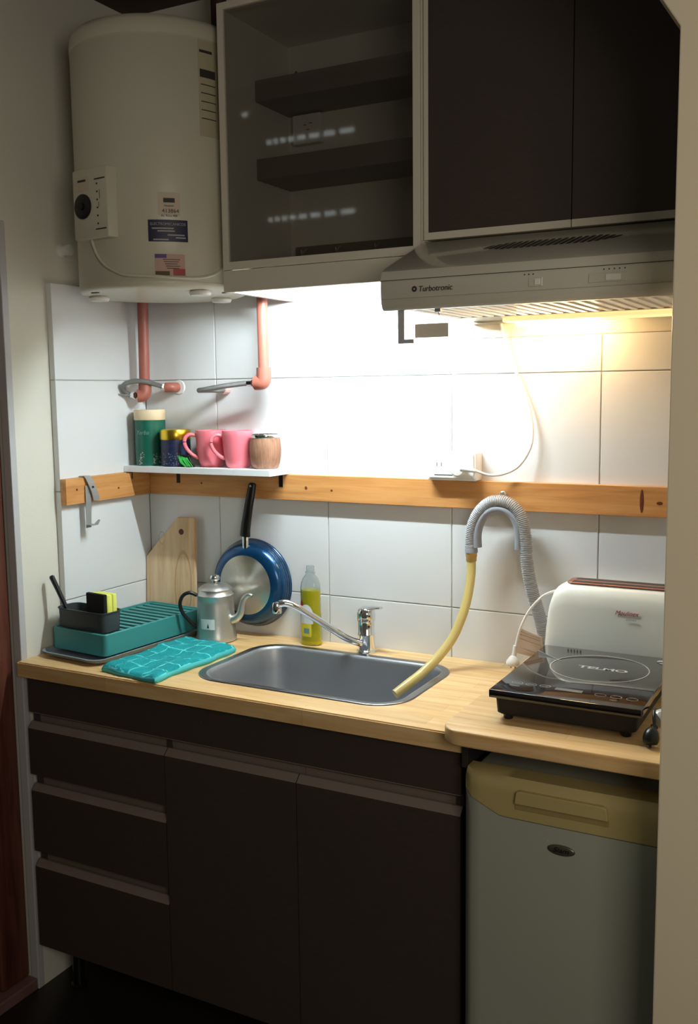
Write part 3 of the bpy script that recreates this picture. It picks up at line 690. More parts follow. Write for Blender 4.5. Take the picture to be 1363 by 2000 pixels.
tag(obj('screw_hook', tube(NB(), [(1.103,-.0185,1.326),(1.103,-.040,1.326),(1.103,-.042,1.330)], .0022, 10), ALUH, smooth=60), 'small screw in the rail through the ring of the grey hose', 'screw')

# ------------------------------------------------------------------ wall socket and hood cord
so = thing('wall_socket', 'white double wall socket box above the rail with a plug in it', 'socket', (.972,-.02,1.385))
bm = NB(); box(bm, .910, 1.038, -.042, -.0008, 1.3530, 1.4230, .004, 3); obj('box', bm, WHITEP, so, smooth=40)
obj('face_plate', B(.916, 1.032, -.0445, -.0421, 1.359, 1.417, .0015), WHITEP, so)
for x in (.936, .948): obj('slot', B(x, x+.0015, -.0449, -.0446, 1.388, 1.397), LINED, so)
obj('switch_edge', B(.930, .978, -.0452, -.0446, 1.3665, 1.3680), LINED, so)
# ------------------------------------------------------------------ terracotta water pipes with braided connectors
pl = thing('water_pipe', 'terracotta plastic pipe coming down from the heater on the left, with a braided connector', 'pipe', (.05,-.07,1.56))
obj('pipe', tube(NB(), [(.052,-.066,1.583),(.058,-.066,1.95)], .0150, 24), PPIPE, pl, smooth=60)
bm = tube(NB(), spline([(.0535,-.066,1.612),(.0535,-.066,1.590),(.0530,-.068,1.576),(.047,-.074,1.568),(.038,-.081,1.567)], 6), .0185, 24); obj('elbow', bm, PPIPE, pl, smooth=50)
obj('elbow', tube(NB(), [(.118,.002,1.590),(.118,-.022,1.590),(.114,-.028,1.590),(.100,-.034,1.590)], .0135, 22), PPIPE, pl, smooth=50)
obj('wall_patch', lathe(NB(), [(0,0),(.021,0),(.019,.003),(0,.004)], (.124,-.0008,1.590), 20, 'y'), WHITEP, pl)
P = [(.096,-.038,1.590),(.080,-.056,1.600),(.060,-.088,1.611),(.030,-.118,1.606),(.006,-.128,1.590) ,(.004,-.120,1.576),(.014,-.100,1.568),(.026,-.090,1.567)]
P = [(.098,-.036,1.590),(.086,-.052,1.597),(.070,-.080,1.606),(.048,-.105,1.608),(.024,-.116,1.600),(.012,-.110,1.587),(.014,-.098,1.575),(.024,-.089,1.569),(.034,-.084,1.567)]
obj('braided_hose', tube(NB(), spline(P, 8), .0068, 16), BRAID, pl, smooth=60)
obj('nut', lathe(NB(), [(0,0),(.0098,0),(.0098,.012),(0,.012)], (.024,-.088,1.5685), 6, 'x'), CHROME, pl)
obj('nut', tube(NB(), [(.103,-.032,1.590),(.094,-.042,1.593)], .0095, 6), CHROME, pl)
bm = tube(NB(), [(.024,-.0935,1.568),(-.0,-.118,1.572)], .004, 10, flat=((0,0,1), .6)); obj('valve_lever', bm, ALUH, pl, smooth=50)
pr = thing('water_pipe', 'terracotta plastic pipe ending in an elbow right of the heater, under the wall cabinet', 'pipe', (.45,-.07,1.59))
obj('pipe', tube(NB(), [(.4535,-.066,1.625),(.4520,-.066,1.858)], .0142, 24), PPIPE, pr, smooth=60)
obj('elbow', tube(NB(), spline([(.4535,-.066,1.637),(.4535,-.066,1.612),(.451,-.067,1.601),(.443,-.069,1.598),(.430,-.070,1.598)], 6), .0195, 24), PPIPE, pr, smooth=50)
obj('nut', lathe(NB(), [(0,0),(.0092,0),(.0092,.014),(0,.014)], (.406,-.072,1.5975), 6, 'x'), CHROME, pr)
P = [(.408,-.072,1.5975),(.370,-.080,1.594),(.325,-.092,1.588),(.285,-.098,1.582),(.262,-.092,1.580),(.256,-.078,1.580),(.266,-.060,1.580),(.284,-.040,1.580),(.290,-.015,1.580)]
obj('braided_hose', tube(NB(), spline(P, 8), .0070, 16), BRAID, pr, smooth=60)
obj('wall_nut', lathe(NB(), [(0,0),(.0125,0),(.0125,.018),(.009,.019),(0,.019)], (.288,-.0008,1.580), 12, 'y'), mat('pink_fitting', (206,170,164), .4), pr)

# ------------------------------------------------------------------ water heater
hx0, hy0, hr = .265, -.232, .208
ht = thing('water_heater', 'large white cylindrical electric water heater hanging in the corner', 'water heater', (hx0,hy0,1.82))
def hl(prof, n=96): return lathe(NB(), prof, (hx0,hy0,0), n)
obj('tank', hl([(.2055,1.832),(.208,1.836),(.208,2.385),(.2055,2.388)]), HEATW, ht, smooth=40)
obj('bottom_cap', hl([(.2060,1.8345),(.2092,1.8335),(.2092,1.828),(.205,1.822),(.196,1.819),(.150,1.8185),(.10,1.817),(0,1.817)]), HEATW, ht, smooth=50)
obj('top_cap', hl([(.2055,2.386),(.2092,2.388),(.2092,2.402),(.2065,2.418),(.198,2.431),(.17,2.441),(.10,2.447),(0,2.449)]), HEATW, ht, smooth=50)
for a, rr in ((-.35,.165),(-2.6,.165),(.9,.15)):
    obj('cap_knob', lathe(NB(), [(0,0),(.024,0),(.027,.006),(.024,.011),(0,.012)], (hx0+rr*math.cos(a),hy0+rr*math.sin(a),1.807), 28), WHITEP, ht, smooth=50)
for a in (-2.0,.05): obj('slot', B(hx0+.185*math.cos(a)-.010,hx0+.185*math.cos(a)+.010,hy0+.185*math.sin(a)-.004,hy0+.185*math.sin(a)+.004,1.8165,1.8200), LINED, ht)
# thermostat box bent round the tank
aC = -1.700
def cyl(a, r, z): return Vector((hx0+r*math.cos(a), hy0+r*math.sin(a), z))
e1 = Vector((-math.sin(aC), math.cos(aC), 0)); e0 = Vector((math.cos(aC), math.sin(aC), 0))
org = cyl(aC, .192, -.010)
def tb(u0,u1,d0,d1,z0,z1,bev=.003):
    b_ = B(u0,u1,d0,d1,z0,z1,bev=bev)
    Mx = Matrix((( e1.x, e0.x, 0, org.x),(e1.y, e0.y, 0, org.y),(0,0,1,0),(0,0,0,1))); b_.transform(Mx); return b_
TM = Matrix((( e1.x, e0.x, 0, org.x),(e1.y, e0.y, 0, org.y),(0,0,1,0),(0,0,0,1)))
tb_o = obj('thermostat_box', tb(-.060,.060,-.020,.036,1.935,2.095,.004), HEATW, ht, smooth=40)
t = lathe(NB(), [(0,0),(.0285,0),(.0285,.003),(.020,.005),(.0085,.006),(.0085,.010),(0,.010)], (0,0,0), 36); t.transform(Matrix.Rotation(-PI/2,4,'X')); t.transform(TM @ Matrix.Translation((-.024,.036,2.010)))
obj('thermometer', t, BLKP, tb_o, smooth=40)
for k in range(6): obj('indicator', tb(.024,.0285,.0358,.0366,2.055-k*.018,2.059-k*.018,.0004), BLKP, tb_o)
obj('scale_mark', tb(.034,.0352,.0358,.0366,2.022,2.043,.0002), LINED, tb_o); obj('scale_mark', tb(.0305,.0317,.0358,.0366,2.004,2.015,.0002), LINED, tb_o)
obj('panel_edge', tb(.018,.054,.0358,.0370,2.066,2.069,.0004), LINED, tb_o); obj('panel_edge', tb(.018,.054,.0358,.0370,1.953,1.956,.0004), LINED, tb_o)
obj('paper_label', tb(-.050,-.002,.0358,.0364,2.046,2.076,.0001), STKW, tb_o)
obj('label_print', tb(-.040,-.012,.0362,.0368,2.066,2.071,.0001), LINED, tb_o)
def onh(a, z, d=.0): return cyl(a, hr+d, z)
P = [onh(-1.79,1.940,.005), onh(-1.72,1.905,.004), onh(-1.60,1.876,.004), onh(-1.44,1.857,.004), onh(-1.30,1.848,.005), onh(-1.0,1.844,.005), onh(-.74,1.841,.006), onh(-.50,1.843,.006), onh(-.30,1.855,.006), onh(-.08,1.885,.005), onh(.1,1.93,.004)]
obj('cable', tube(NB(), spline(P, 8), .0038, 12), HEATW, ht, smooth=60)
r6 = hr + .0004
bm = cylpatch(NB(), hx0, hy0, r6, -.935, -.690, 1.984, 2.035, 12)
s1 = obj('sticker', bm, STKW, ht, 'cream sticker')
text('printed_text', '413864', .0125, (hx0+r6*math.cos(-.80),hy0+r6*math.sin(-.80),1.989), LINED, s1, curve_r=(hx0,hy0,r6+.0004), sx=1.05)
text('printed_text', 'Neuquen', .006, (hx0+r6*math.cos(-.815),hy0+r6*math.sin(-.815),2.003), LINED, s1, curve_r=(hx0,hy0,r6+.0004))
text('printed_text', 'Av. Roca 400', .007, (hx0+r6*math.cos(-.815),hy0+r6*math.sin(-.815),1.980), LINED, s1, curve_r=(hx0,hy0,r6+.0004))
obj('printed_emblem', cylpatch(NB(), hx0, hy0, r6+.0007, -.875, -.75, 2.012, 2.022, 6), LINED, s1)
s2 = obj('sticker', cylpatch(NB(), hx0, hy0, r6, -1.052, -.612, 1.9235, 1.973, 14), BLUES, ht, 'dark blue sticker')
text('printed_text', 'ELECTROMECANICOS', .0085, (hx0+r6*math.cos(-.832),hy0+r6*math.sin(-.832),1.9605), LINEW, s2, curve_r=(hx0,hy0,r6+.0004), sx=.98)
for z, a0, a1 in ((1.952,-1.01,-.77),(1.946,-.95,-.76),(1.937,-.84,-.65),(1.931,-.75,-.64),(1.9265,-1.0,-.83)):
    obj('printed_line', cylpatch(NB(), hx0, hy0, r6+.0006, a0, a1, z, z+.003, 8), LINEW, s2)
s3 = obj('sticker', cylpatch(NB(), hx0, hy0, r6, -.988, -.655, 1.8465, 1.895, 14), STK, ht, 'pink and purple sticker')
obj('printed_patch', cylpatch(NB(), hx0, hy0, r6+.0006, -.988, -.86, 1.886, 1.895, 6), PURP, s3)
obj('printed_patch', cylpatch(NB(), hx0, hy0, r6+.0006, -.79, -.655, 1.8465, 1.862, 6), REDS, s3)
obj('printed_patch', cylpatch(NB(), hx0, hy0, r6+.0006, -.988, -.83, 1.8465, 1.856, 6), mat('brown_print',(96,74,48),.6), s3)
for k in range(5): obj('printed_line', cylpatch(NB(), hx0, hy0, r6+.0006, -.90+.01*k, -.71-.015*(k%3), 1.882-k*.005, 1.8835-k*.005, 6), LINED, s3)
s4 = obj('sticker', cylpatch(NB(), hx0, hy0, r6, -.425, -.10, 2.17, 2.385, 16), mat('aged_label',(184,176,148),.5), ht, 'long faded label at the cabinet side')
obj('printed_line', cylpatch(NB(), hx0, hy0, r6+.0006, -.41, -.24, 2.357, 2.363, 8), LINED, s4)
obj('printed_patch', cylpatch(NB(), hx0, hy0, r6+.0006, -.41, -.20, 2.302, 2.320, 8), LINED, s4)
for k in range(5): obj('printed_line', cylpatch(NB(), hx0, hy0, r6+.0006, -.40, -.20, 2.285-k*.019, 2.287-k*.019, 8), LINED, s4)
bm = lathe(NB(), [(0,0),(.016,0),(.016,.004),(.012,.006),(.012,.020),(.014,.022),(.014,.034),(0,.036)], (XL,-.298,1.945), 24, 'x')
tag(obj('wall_plug', bm, WHITEP, smooth=40), 'small white round plug on the side wall beside the water heater', 'plug')
tag(obj('ceiling_pipe', tube(NB(), [(.385,-.13,2.447),(.385,-.13,2.6195)], .020, 20), mat('dark_pipe',(60,44,34),.6), smooth=60), 'dark pipe stub between the top of the water heater and the ceiling', 'pipe')

# ------------------------------------------------------------------ open wall cabinet with smoked glass
gx0, gx1, gy = .4969, 1.0065, -.300
wc = thing('glass_cabinet', 'white wall cabinet with smoked glass front and two shelves', 'cabinet', (.75,-.15,1.81))
bm = NB(); t_ = .016
box(bm, gx0, gx0+t_, gy+.016, -.0015, 1.8095, 2.46); box(bm, gx1-t_, gx1, gy+.016, -.0015, 1.8615, 2.46)
box(bm, gx0+t_, gx1-t_, gy+.016, -.0015, 1.8615, 1.8775); box(bm, gx0+t_, gx1-t_, gy+.016, -.0015, 2.444, 2.46)
box(bm, gx0+t_, gx1-t_, -.012, -.0015, 1.8775, 2.444)
obj('carcass', bm, CREAM, wc)
bm = NB(); box(bm, gx0, gx0+.0155, gy, gy+.0155, 1.8600, 2.46, .0008); box(bm, gx1-.0165, gx1, gy, gy+.0155, 1.8600, 2.46, .0008)
box(bm, gx0+.0155, gx1-.0165, gy, gy+.0155, 1.8600, 1.8785, .0008); box(bm, gx0+.0155, gx1-.0165, gy, gy+.0155, 2.4445, 2.46, .0008)
df = obj('door_frame', bm, CREAM, wc)
obj('pane', B(gx0+.014, gx1-.015, gy+.006, gy+.010, 1.877, 2.446), TINT, df)
obj('valance', B(gx0, gx1+.004, gy, gy+.016, 1.8090, 1.8585, .0008), CREAM, wc)
for z0 in (2.272, 2.088): obj('shelf', B(gx0+t_+.0005, gx1-t_-.0005, -.170, -.0125, z0, z0+.050, .001), mat('brown_shelf',(120,104,92),.5), wc)
for x in (.528,): 
    for z in (2.380,2.352): obj('peg_hole', lathe(NB(), [(0,0),(.0035,0),(.0035,.0006),(0,.0006)], (x+.008 if z>2.37 else x,-.0122,z), 12, 'y'), LINED, wc)
ck = thing('wall_socket', 'grey socket box inside the smoked glass cabinet, below the upper shelf', 'socket', (.578,-.012,2.20))
obj('box', B(.536,.618,-.036,-.0122,2.196,2.268,.003), mat('grey_box',(222,218,210),.4), ck)
for x, z in ((.570,2.240),(.586,2.243),(.578,2.228)): obj('slot', B(x,x+.008,-.0366,-.0362,z,z+.002), LINED, ck)
hr_ = thing('hook_rail', 'thin rail with four hooks at the bottom of the smoked glass cabinet', 'hook rail', (.75,-.012,1.93))
obj('rail', B(.530,.975,-.020,-.0122,1.905,1.945,.001), mat('brown_rail',(110,96,84),.5), hr_)
for x in (.565,.665,.775,.885): obj('hook', tube(NB(), spline([(x,-.0205,1.938),(x,-.036,1.930),(x,-.046,1.922),(x,-.050,1.932)],5), .0022, 8), ALUH, hr_, smooth=60)

# ------------------------------------------------------------------ two-door wall cabinet
dc = thing('wall_cabinet', 'dark brown two-door wall cabinet above the hood', 'cabinet', (1.33,-.15,1.90))
bm = NB(); box(bm, 1.012, 1.657, -.283, -.0015, 1.8885, 2.60); obj('carcass', bm, CREAM, dc)
obj('side_filler', B(1.0075, 1.0155, -.296, -.2835, 1.8875, 2.60), CREAM, dc)
for a, b_ in ((1.0165,1.3305),(1.3325,1.657)):
    d_ = obj('door', B(a+(.0105 if a < 1.2 else 0), b_, -.302, -.2835, 1.9025, 2.60, .0008), BROWN, dc)
    bm = B(a, b_, -.303, -.2835, 1.8872, 1.9022, .0008)
    if a < 1.2: box(bm, a, a+.0100, -.303, -.2835, 1.9022, 2.60, .0008)
    obj('edge_trim', bm, CREAM, d_)

# ------------------------------------------------------------------ hood
hd_ = thing('range_hood', 'white slim range hood over the hob with a lit lamp underneath', 'range hood', (1.32,-.25,1.73))
hx1, hx2 = 1.0125, 1.612
prof = [(-.0015,1.7275),(-.0015,1.8860),(-.270,1.8860),(-.296,1.8835),(-.488,1.8090),(-.499,1.8020),(-.5045,1.790),(-.5060,1.770),(-.5035,1.740),(-.4985,1.7310),(-.4930,1.7275),(-.4860,1.7275),(-.4860,1.7400),(-.4700,1.7410),(-.030,1.7410),(-.030,1.7275)]
obj('housing', prism(NB(), prof, 'x', hx1, hx2, .0012, 2, only_caps=True), HOODW, hd_, smooth=28)
obj('front_groove', B(hx1+.0006, hx2, -.5068, -.5050, 1.7835, 1.7845), LINED, hd_)
obj('front_groove', B(hx1+.0006, hx2, -.5064, -.5045, 1.7485, 1.7493), LINEW, hd_)
bm = NB(); box(bm, hx1+.004, hx2-.004, -.4855, -.468, 1.7285, 1.7405, .001); obj('inner_lip', bm, STEEL, hd_)
bm = B(hx1+.010, hx2-.010, -.466, -.150, 1.7360, 1.7400)
xk = hx1+.02
while xk < hx2-.035:
    box(bm, xk, xk+.012, -.455, -.160, 1.7325, 1.7362, .001); xk += .026
obj('grease_filter', bm, WHITEP, hd_)
obj('lamp_panel', B(hx1+.01, hx2-.01, -.148, -.032, 1.7330, 1.7400, .001), HOODW, hd_)
obj('lamp_lens', prism(NB(), rrect(1.12, 1.52, -.125, -.045, .035, 8), 'z', 1.7235, 1.7328, .003, 3, only_caps=True), LENSM, hd_, smooth=40)
sl = math.atan2(1.8835-1.8090, .488-.296)
for k in range(20):
    x = 1.186 + k*.0130; s_ = min(1, .35+.25*min(k, 19-k))
    t = prism(NB(), [(-.004,-.024*s_),(.0030,-.024*s_),(.0160,.024*s_),(.0090,.024*s_)], 'z', 0, .0006)
    t.transform(Matrix.Translation((x, -.385, 1.8835-(.385-.296)*math.tan(sl)+.0006)) @ Matrix.Rotation(sl, 4, 'X')); obj('vent_slot', t, BLKP, hd_)
text('brand_lettering', 'Turbotronic', .0150, (1.094,-.5068,1.7595), LINED, hd_, shear=.15, align='LEFT', sx=.93)
obj('lamp_bulb', tube(NB(), [(1.15,-.085,1.7185),(1.33,-.085,1.7185)], .0048, 12), BULBM, hd_, smooth=60)
obj('brand_emblem', lathe(NB(), [(.0018,0),(.0026,.0005),(.0052,.0005),(.0055,0)], (1.0855,-.5066,1.7650), 20, 'y'), LINED, hd_)
for a, b_, n_ in ((1.311,1.337,2),(1.420,1.487,2)):
    k_ = obj('switch_plate', B(a, b_, -.5068, -.5050, 1.7555, 1.7715, .001), HOODW, hd_)
    w_ = (b_-a)/2
    obj('slider', B(a+w_*(.9), a+w_*1.7, -.5088, -.5069, 1.7580, 1.7690, .001), WHITEP, k_)
for x in (1.303,1.311,1.319,1.446,1.455,1.464,1.473,1.482): obj('mark', B(x, x+.002, -.5068, -.5058, 1.7765, 1.7785), LINED, hd_)
P = [(1.044,-.060,1.380),(1.075,-.050,1.370),(1.105,-.036,1.373),(1.137,-.028,1.390),(1.160,-.020,1.425),(1.168,-.014,1.465),(1.160,-.010,1.520),(1.140,-.008,1.575),(1.115,-.008,1.635),(1.096,-.008,1.690),(1.087,-.012,1.7270)]
hc = obj('power_cord', tube(NB(), spline(P, 10), .0032, 10), WHITEP, hd_, smooth=60)
bm = lathe(NB(), [(0,0),(.019,0),(.0195,.003),(.0195,.014),(.017,.018),(0,.019)], (.996,-.0446,1.385), 28, 'y'); obj('plug', bm, WHITEP, hc, smooth=40)
bm = tube(NB(), [(1.006,-.058,1.385),(1.030,-.060,1.382),(1.044,-.060,1.380)], lambda t: .0075-.003*t, 14); obj('plug_neck', bm, WHITEP, hc, smooth=60)
br_ = tag(obj('hanging_bracket', box(B(1.0400, 1.0535, -.4845, -.482, 1.6635, 1.7405), 1.0536, 1.0735, -.4845, -.482, 1.6635, 1.6715), mat('pale_metal',(196,198,204),.5,.2)), 'L-shaped metal bracket hanging under the left front corner of the hood', 'bracket')
tag(obj('hanging_tag', B(1.068, 1.139, -.4660, -.4650, 1.6745, 1.7015), mat('tag_card',(228,218,200),.7)), 'beige card tag hanging under the hood', 'tag')
tag(obj('tag_string', tube(NB(), [(1.134,-.4655,1.7018),(1.122,-.466,1.712),(1.118,-.466,1.7225)], .0007, 6), LINED), 'thin string from which the beige card hangs under the hood', 'string')
obj('hood_sticker', B(1.088, 1.117, -.4885, -.4878, 1.7285, 1.7395), ORNG, hd_, 'tan sticker')
obj('latch', box(B(1.100, 1.142, -.470, -.462, 1.7290, 1.7325), 1.112, 1.124, -.470, -.462, 1.7230, 1.7289), ALUH, hd_)

# ------------------------------------------------------------------ strip light under the glass cabinet
sl_ = thing('strip_light', 'white strip light fixed under the smoked glass cabinet behind its valance', 'lamp', (.75,-.262,1.85))
obj('housing', B(.560, .975, -.280, -.240, 1.8465, 1.8610, .002), WHITEP, sl_)
obj('lit_tube', tube(NB(), [(.568,-.260,1.8385),(.967,-.260,1.8385)], .0075, 16), TUBEM, sl_, smooth=60)

# ------------------------------------------------------------------ fridge
fr = thing('mini_fridge', 'small off-white fridge with a yellowed handle panel under the board', 'fridge', (1.42,-.30,0))
fx0, fx1, fy = 1.2085, 1.655, -.560
obj('body', B(fx0+.004, fx1, -.505, -.03, .02, .838, .008, 3), FRW, fr, smooth=40)
def bow(x): # slight crown of the door front
    u = (x-(fx0+fx1)/2)/((fx1-fx0)/2); return -.004*(1-u*u)
def doorgrid(zlo, zhi, y0, nx=24, name='door', m=None, par=None, lab=None, rad=.0):
    t = bmesh.new(); F = []; Bk = []
    for i in range(nx+1):
        x = fx0+(fx1-fx0)*i/nx; F.append([])
        a, b_ = zlo(x), zhi(x); yy = y0+bow(x)
        d = min(x-fx0, fx1-x); yy += .016*max(0, 1-d/.016)**2
        for j in range(7): 
            z = a+(b_-a)*j/6; F[-1].append(t.verts.new((x, yy + (.012*max(0,1-(b_-z)/.02)**2 if rad else 0), z)))
        Bk.append([t.verts.new((x, -.5055, a)), t.verts.new((x, -.5055, b_))])
    for i in range(nx):
        for j in range(6): t.faces.new([F[i][j], F[i+1][j], F[i+1][j+1], F[i][j+1]])
        t.faces.new([F[i][0], F[i+1][0], Bk[i+1][0], Bk[i][0]]); t.faces.new([F[i][6], F[i+1][6], Bk[i+1][1], Bk[i][1]])
    for i in (0,nx): t.faces.new(F[i]+[Bk[i][1], Bk[i][0]])
    return obj(name, t, m, par, lab, smooth=50)
def split(x):
    u = (x-fx0)/(fx1-fx0)
    if u < .17: return .806 - .036*(u/.17)**.9
    if u > .85: return .770 + .034*((u-.85)/.15)
    return .770
fdoor = doorgrid(lambda x: .05, lambda x: split(x)-.0012, fy, m=FRW, par=fr)
pan_ = doorgrid(lambda x: split(x)+.0012, lambda x: .846, fy-.0015, name='handle_panel', m=FRY, par=fr, lab='yellowed plastic panel', rad=1)
# handle grip: raised lip over a flat strip, recess shade put into its darker yellow
gy_ = fy-.0045
obj('grip', prism(NB(), [(1.315,.803),(1.318,.826),(1.324,.829),(1.480,.829),(1.486,.826),(1.489,.803)], 'y', gy_-.009, gy_+.004, .002, 2), FRY, pan_)
obj('grip_recess', B(1.3145, 1.4895, gy_-.0018, gy_+.002, .790, .8028, .001), mat('shaded_recess_yellow',(150,134,84),.6), pan_)
bm = lathe(NB(), [(0,.0030),(.020,.0026),(.0255,.0010),(.0262,0)], (0,0,0), 36, 'y', sy=.40)
bm.transform(Matrix.Translation((1.403,fy-.0042,.7275)))
em = obj('emblem', bm, mat('emblem_grey',(92,92,76),.3,.5), fdoor, smooth=60)
text('emblem_lettering', 'Siam', .0125, (1.403,fy-.0076,.7245), BLKP, em, shear=.3, sx=1.3)

# ------------------------------------------------------------------ toaster
to = thing('toaster', 'white long-slot toaster standing behind the induction hob', 'toaster', (1.43,-.075,.9315))
t = []
def sec(x, k): # vertical rounded section at x with scale k
    ys = []
    w0, w1, h = .058*k**.3, .050*k**.3, .2035*k
    P = [(-w0,.006),(-w0-.001,.03),(-w1-.002,h*.75),(-w1,h-.028),(-w1+.008,h-.010),(-w1+.022,h-.001),(0,h),(w1-.022,h-.001),(w1-.008,h-.010),(w1,h-.028),(w1+.002,h*.75),(w0+.001,.03),(w0,.006)]
    return [Vector((x,-.0605+p[0],.9315+p[1])) for p in P]
secs = []
xa, xb = 1.229, 1.610
for x, k in ((xa,.62),(xa+.003,.78),(xa+.009,.885),(xa+.018,.945),(xa+.032,.985),(xa+.052,1.0),(xb-.052,1.0),(xb-.03,.985),(xb-.016,.94),(xb-.007,.86),(xb-.001,.74),(xb,.6)): secs.append(sec(x,k))
for s_, sh_ in zip(secs[:5], (.0,.0,.0,.0,.0)):
    for i, v in enumerate(s_): v.x += .009*(v.z-.9315)/.2
obj('body', loft(NB(), secs, True, True), mat('toaster_white',(238,238,230),.3), to, smooth=60)
obj('slot_trim', prism(NB(), rrect(1.275, 1.585, -.094, -.028, .012, 6), 'z', 1.1345, 1.1362, .0006, 1, only_caps=True), COPP, to)
for y in (-.086, -.052): obj('bread_slot', B(1.287, 1.578, y, y+.018, 1.1360, 1.1366), LINED, to)
text('brand_lettering', 'Moulinex', .0135, (1.416,-.1145,1.076), RED, to, shear=.35, sx=1.0, rot=(PI/2-.04,0,0))
text('model_lettering', 'principio', .0062, (1.427,-.1160,1.0655), LINEW, to, rot=(PI/2-.04,0,0))
P = [(1.262,-.062,1.110),(1.244,-.086,1.110),(1.222,-.105,1.098),(1.198,-.118,1.068),(1.181,-.126,1.030),(1.172,-.130,.995),(1.168,-.134,.968)]
tc_ = obj('power_cord', tube(NB(), spline(P, 8), .0030, 10), WHITEP, to, smooth=60)
bm = tube(NB(), spline([(1.169,-.133,.985),(1.168,-.134,.968),(1.166,-.136,.955)],4), lambda t: .0042+.002*t, 14); obj('plug_neck', bm, WHITEP, tc_, smooth=40)
obj('plug', lathe(NB(), [(0,0),(.0155,0),(.0165,.003),(.0155,.009),(.010,.017),(.0065,.021),(0,.022)], (1.166,-.137,.9400), 28), WHITEP, tc_, smooth=40)
for dx in (-.005,.005): obj('plug_pin', B(1.166+dx-.0015,1.166+dx+.0015,-.1385,-.1355,.9318,.9399), ALUH, tc_)
bm = NB(); t = bmesh.new()
lab = [(1.177,-.128,1.026),(1.228,-.118,1.008),(1.232,-.118,.975),(1.214,-.121,.957),(1.170,-.131,.968)]
A = [t.verts.new(p) for p in lab]; A2 = [t.verts.new((p[0],p[1]+.0005,p[2])) for p in lab]; t.faces.new(A); t.faces.new(A2)
for i in range(5): t.faces.new([A[i],A[(i+1)%5],A2[(i+1)%5],A2[i]])
for z, c_ in ((1.016,.048),(1.009,.047),(.999,.048),(.978,.050),(.970,.045)):
    tube(t, [(1.178,-.1282,z+.003),(1.178+c_,-.1192,z-.011)], .0009, 5, mi=1)
obj('paper_tag', t, [mat('tag_paper',(222,206,194),.7), mat('tan_print',(156,132,112),.7)], tc_)

# ------------------------------------------------------------------ induction hob
hb_ = thing('induction_hob', 'black portable induction hob standing on the wooden board', 'hob', (1.385,-.308,.9315))
X0, X1, Y0, Y1, ZT = 1.2365, 1.5285, -.497, -.123, .9925
obj('glass_plate', B(X0, X1, Y0, Y1, ZT-.0165, ZT, .0022, 2), BLKG, hb_, smooth=40)
obj('housing', loft(NB(), [lr(X0+.016,X1-.016,Y0+.014,Y1-.016,.012,.9415), lr(X0+.012,X1-.012,Y0+.009,Y1-.012,.012,.945), lr(X0+.009,X1-.009,Y0+.007,Y1-.009,.013,ZT-.0168)], True, True), mat('matt_black_body',(13,12,12),.6), hb_, smooth=40)
for x in (X0+.032, X1-.032):
    for y in (Y0+.026, Y1-.04): obj('foot', lathe(NB(), [(0,0),(.0085,0),(.0095,.002),(.0100,.014),(0,.014)], (x,y,.9313), 20), BLKP, hb_, smooth=40)
def ringm(cx, cy, r, w, z, sx=1, sy=1, n=64): return lathe(NB(), [(r-w,0),(r-w,.0003),(r+w,.0003),(r+w,0)], (cx,cy,z), n, sx=sx, sy=sy)
zt = ZT+.0001
obj('cooking_zone_ring', ringm(1.394,-.262,.100,.0011,zt), LINEW, hb_)
text('brand_lettering', 'TELMO', .0225, (1.402,-.272,zt), LINEW, hb_, rot=(0,0,0), depth=.00015, sx=1.42, bold=.0007)
t = bmesh.new()
for q in range(3):
    a = 2*PI*q/3+.5
    P0 = [Vector((1.507+.003*math.cos(a)+.012*math.cos(a+dd)*s_, -.160+.003*math.sin(a)+.012*math.sin(a+dd)*s_, zt+.0003)) for dd, s_ in ((0,.15),(-.85,1),(-.3,1.15),(.3,1.15),(.85,1))]
    t.faces.new([t.verts.new(p) for p in P0])
obj('corner_emblem', t, LINEW, hb_)
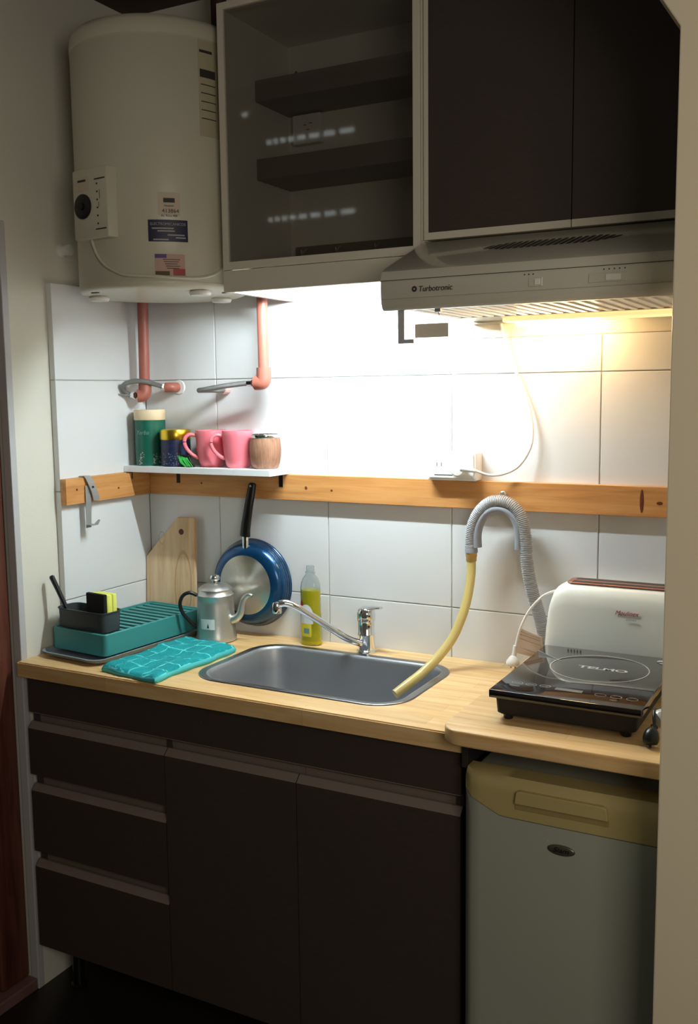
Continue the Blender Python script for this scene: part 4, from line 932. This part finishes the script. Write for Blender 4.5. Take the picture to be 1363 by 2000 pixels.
bm = tube(NB(), [(1.310,-.244,zt),(1.2385,-.180,zt)], .0006, 5); obj('scratch_line', bm, LINEW, hb_)
for x, y in ((1.274,-.433),(1.302,-.433),(1.330,-.432),(1.440,-.441),(1.470,-.442),(1.500,-.443)):
    obj('touch_key', ringm(x,y,.0105,.0004,zt,1,.75,32), LINEW, hb_)
obj('display_window', B(1.352,1.405,-.445,-.430,zt,zt+.0003), mat('display_grey',(110,106,104),.4), hb_)
for x, w_ in ((1.268,.012),(1.296,.012),(1.324,.012),(1.434,.012),(1.464,.012),(1.494,.012)): obj('key_mark', B(x,x+w_,-.4345,-.4335,zt,zt+.0003), LINEW, hb_)
text('key_lettering', 'ON/OFF', .0055, (1.274,-.455,zt), LINEW, hb_, rot=(0,0,0), depth=.0001)
text('key_lettering', 'MENU', .0055, (1.470,-.464,zt), LINEW, hb_, rot=(0,0,0), depth=.0001)
bm = NB()
for k in range(5): box(bm, 1.290+k*.007, 1.2940+k*.007, -.1300, -.1294, zt, zt+.0003)
obj('rear_print', bm, mat('display_grey', (110,106,104), .4), hb_)
# black plug and wrapped film beside the hob
pg = thing('power_plug', 'black power plug hanging by the right front corner of the hob', 'plug', (1.548,-.505,.9315))
bm = tube(NB(), spline([(1.5490,-.515,.9375),(1.548,-.510,.9470),(1.549,-.502,.958),(1.551,-.494,.965)], 5), lambda t: .006+.0085*math.sin(PI*min(1,t*1.1+.12))**.6 if t < .9 else .007, 18); obj('plug_body', bm, BLKP, pg, smooth=60)
obj('plug_pin', tube(NB(), [(1.5485,-.5165,.9320),(1.549,-.513,.940)], .0022, 8), BLKP, pg)
obj('cord', tube(NB(), spline([(1.551,-.494,.964),(1.545,-.47,.985),(1.543,-.42,.972),(1.547,-.36,.950),(1.55,-.25,.936)], 6), .003, 10), BLKP, pg, smooth=60)
bm = tube(NB(), spline([(1.551,-.470,.9685),(1.570,-.452,.978),(1.592,-.432,.988)], 5), lambda t: .015+.002*math.sin(9*t), 18)
tag(obj('film_wrap', bm, TAPE, smooth=50), 'clear wrapped film sleeve beside the hob, against the partition', 'wrapping')
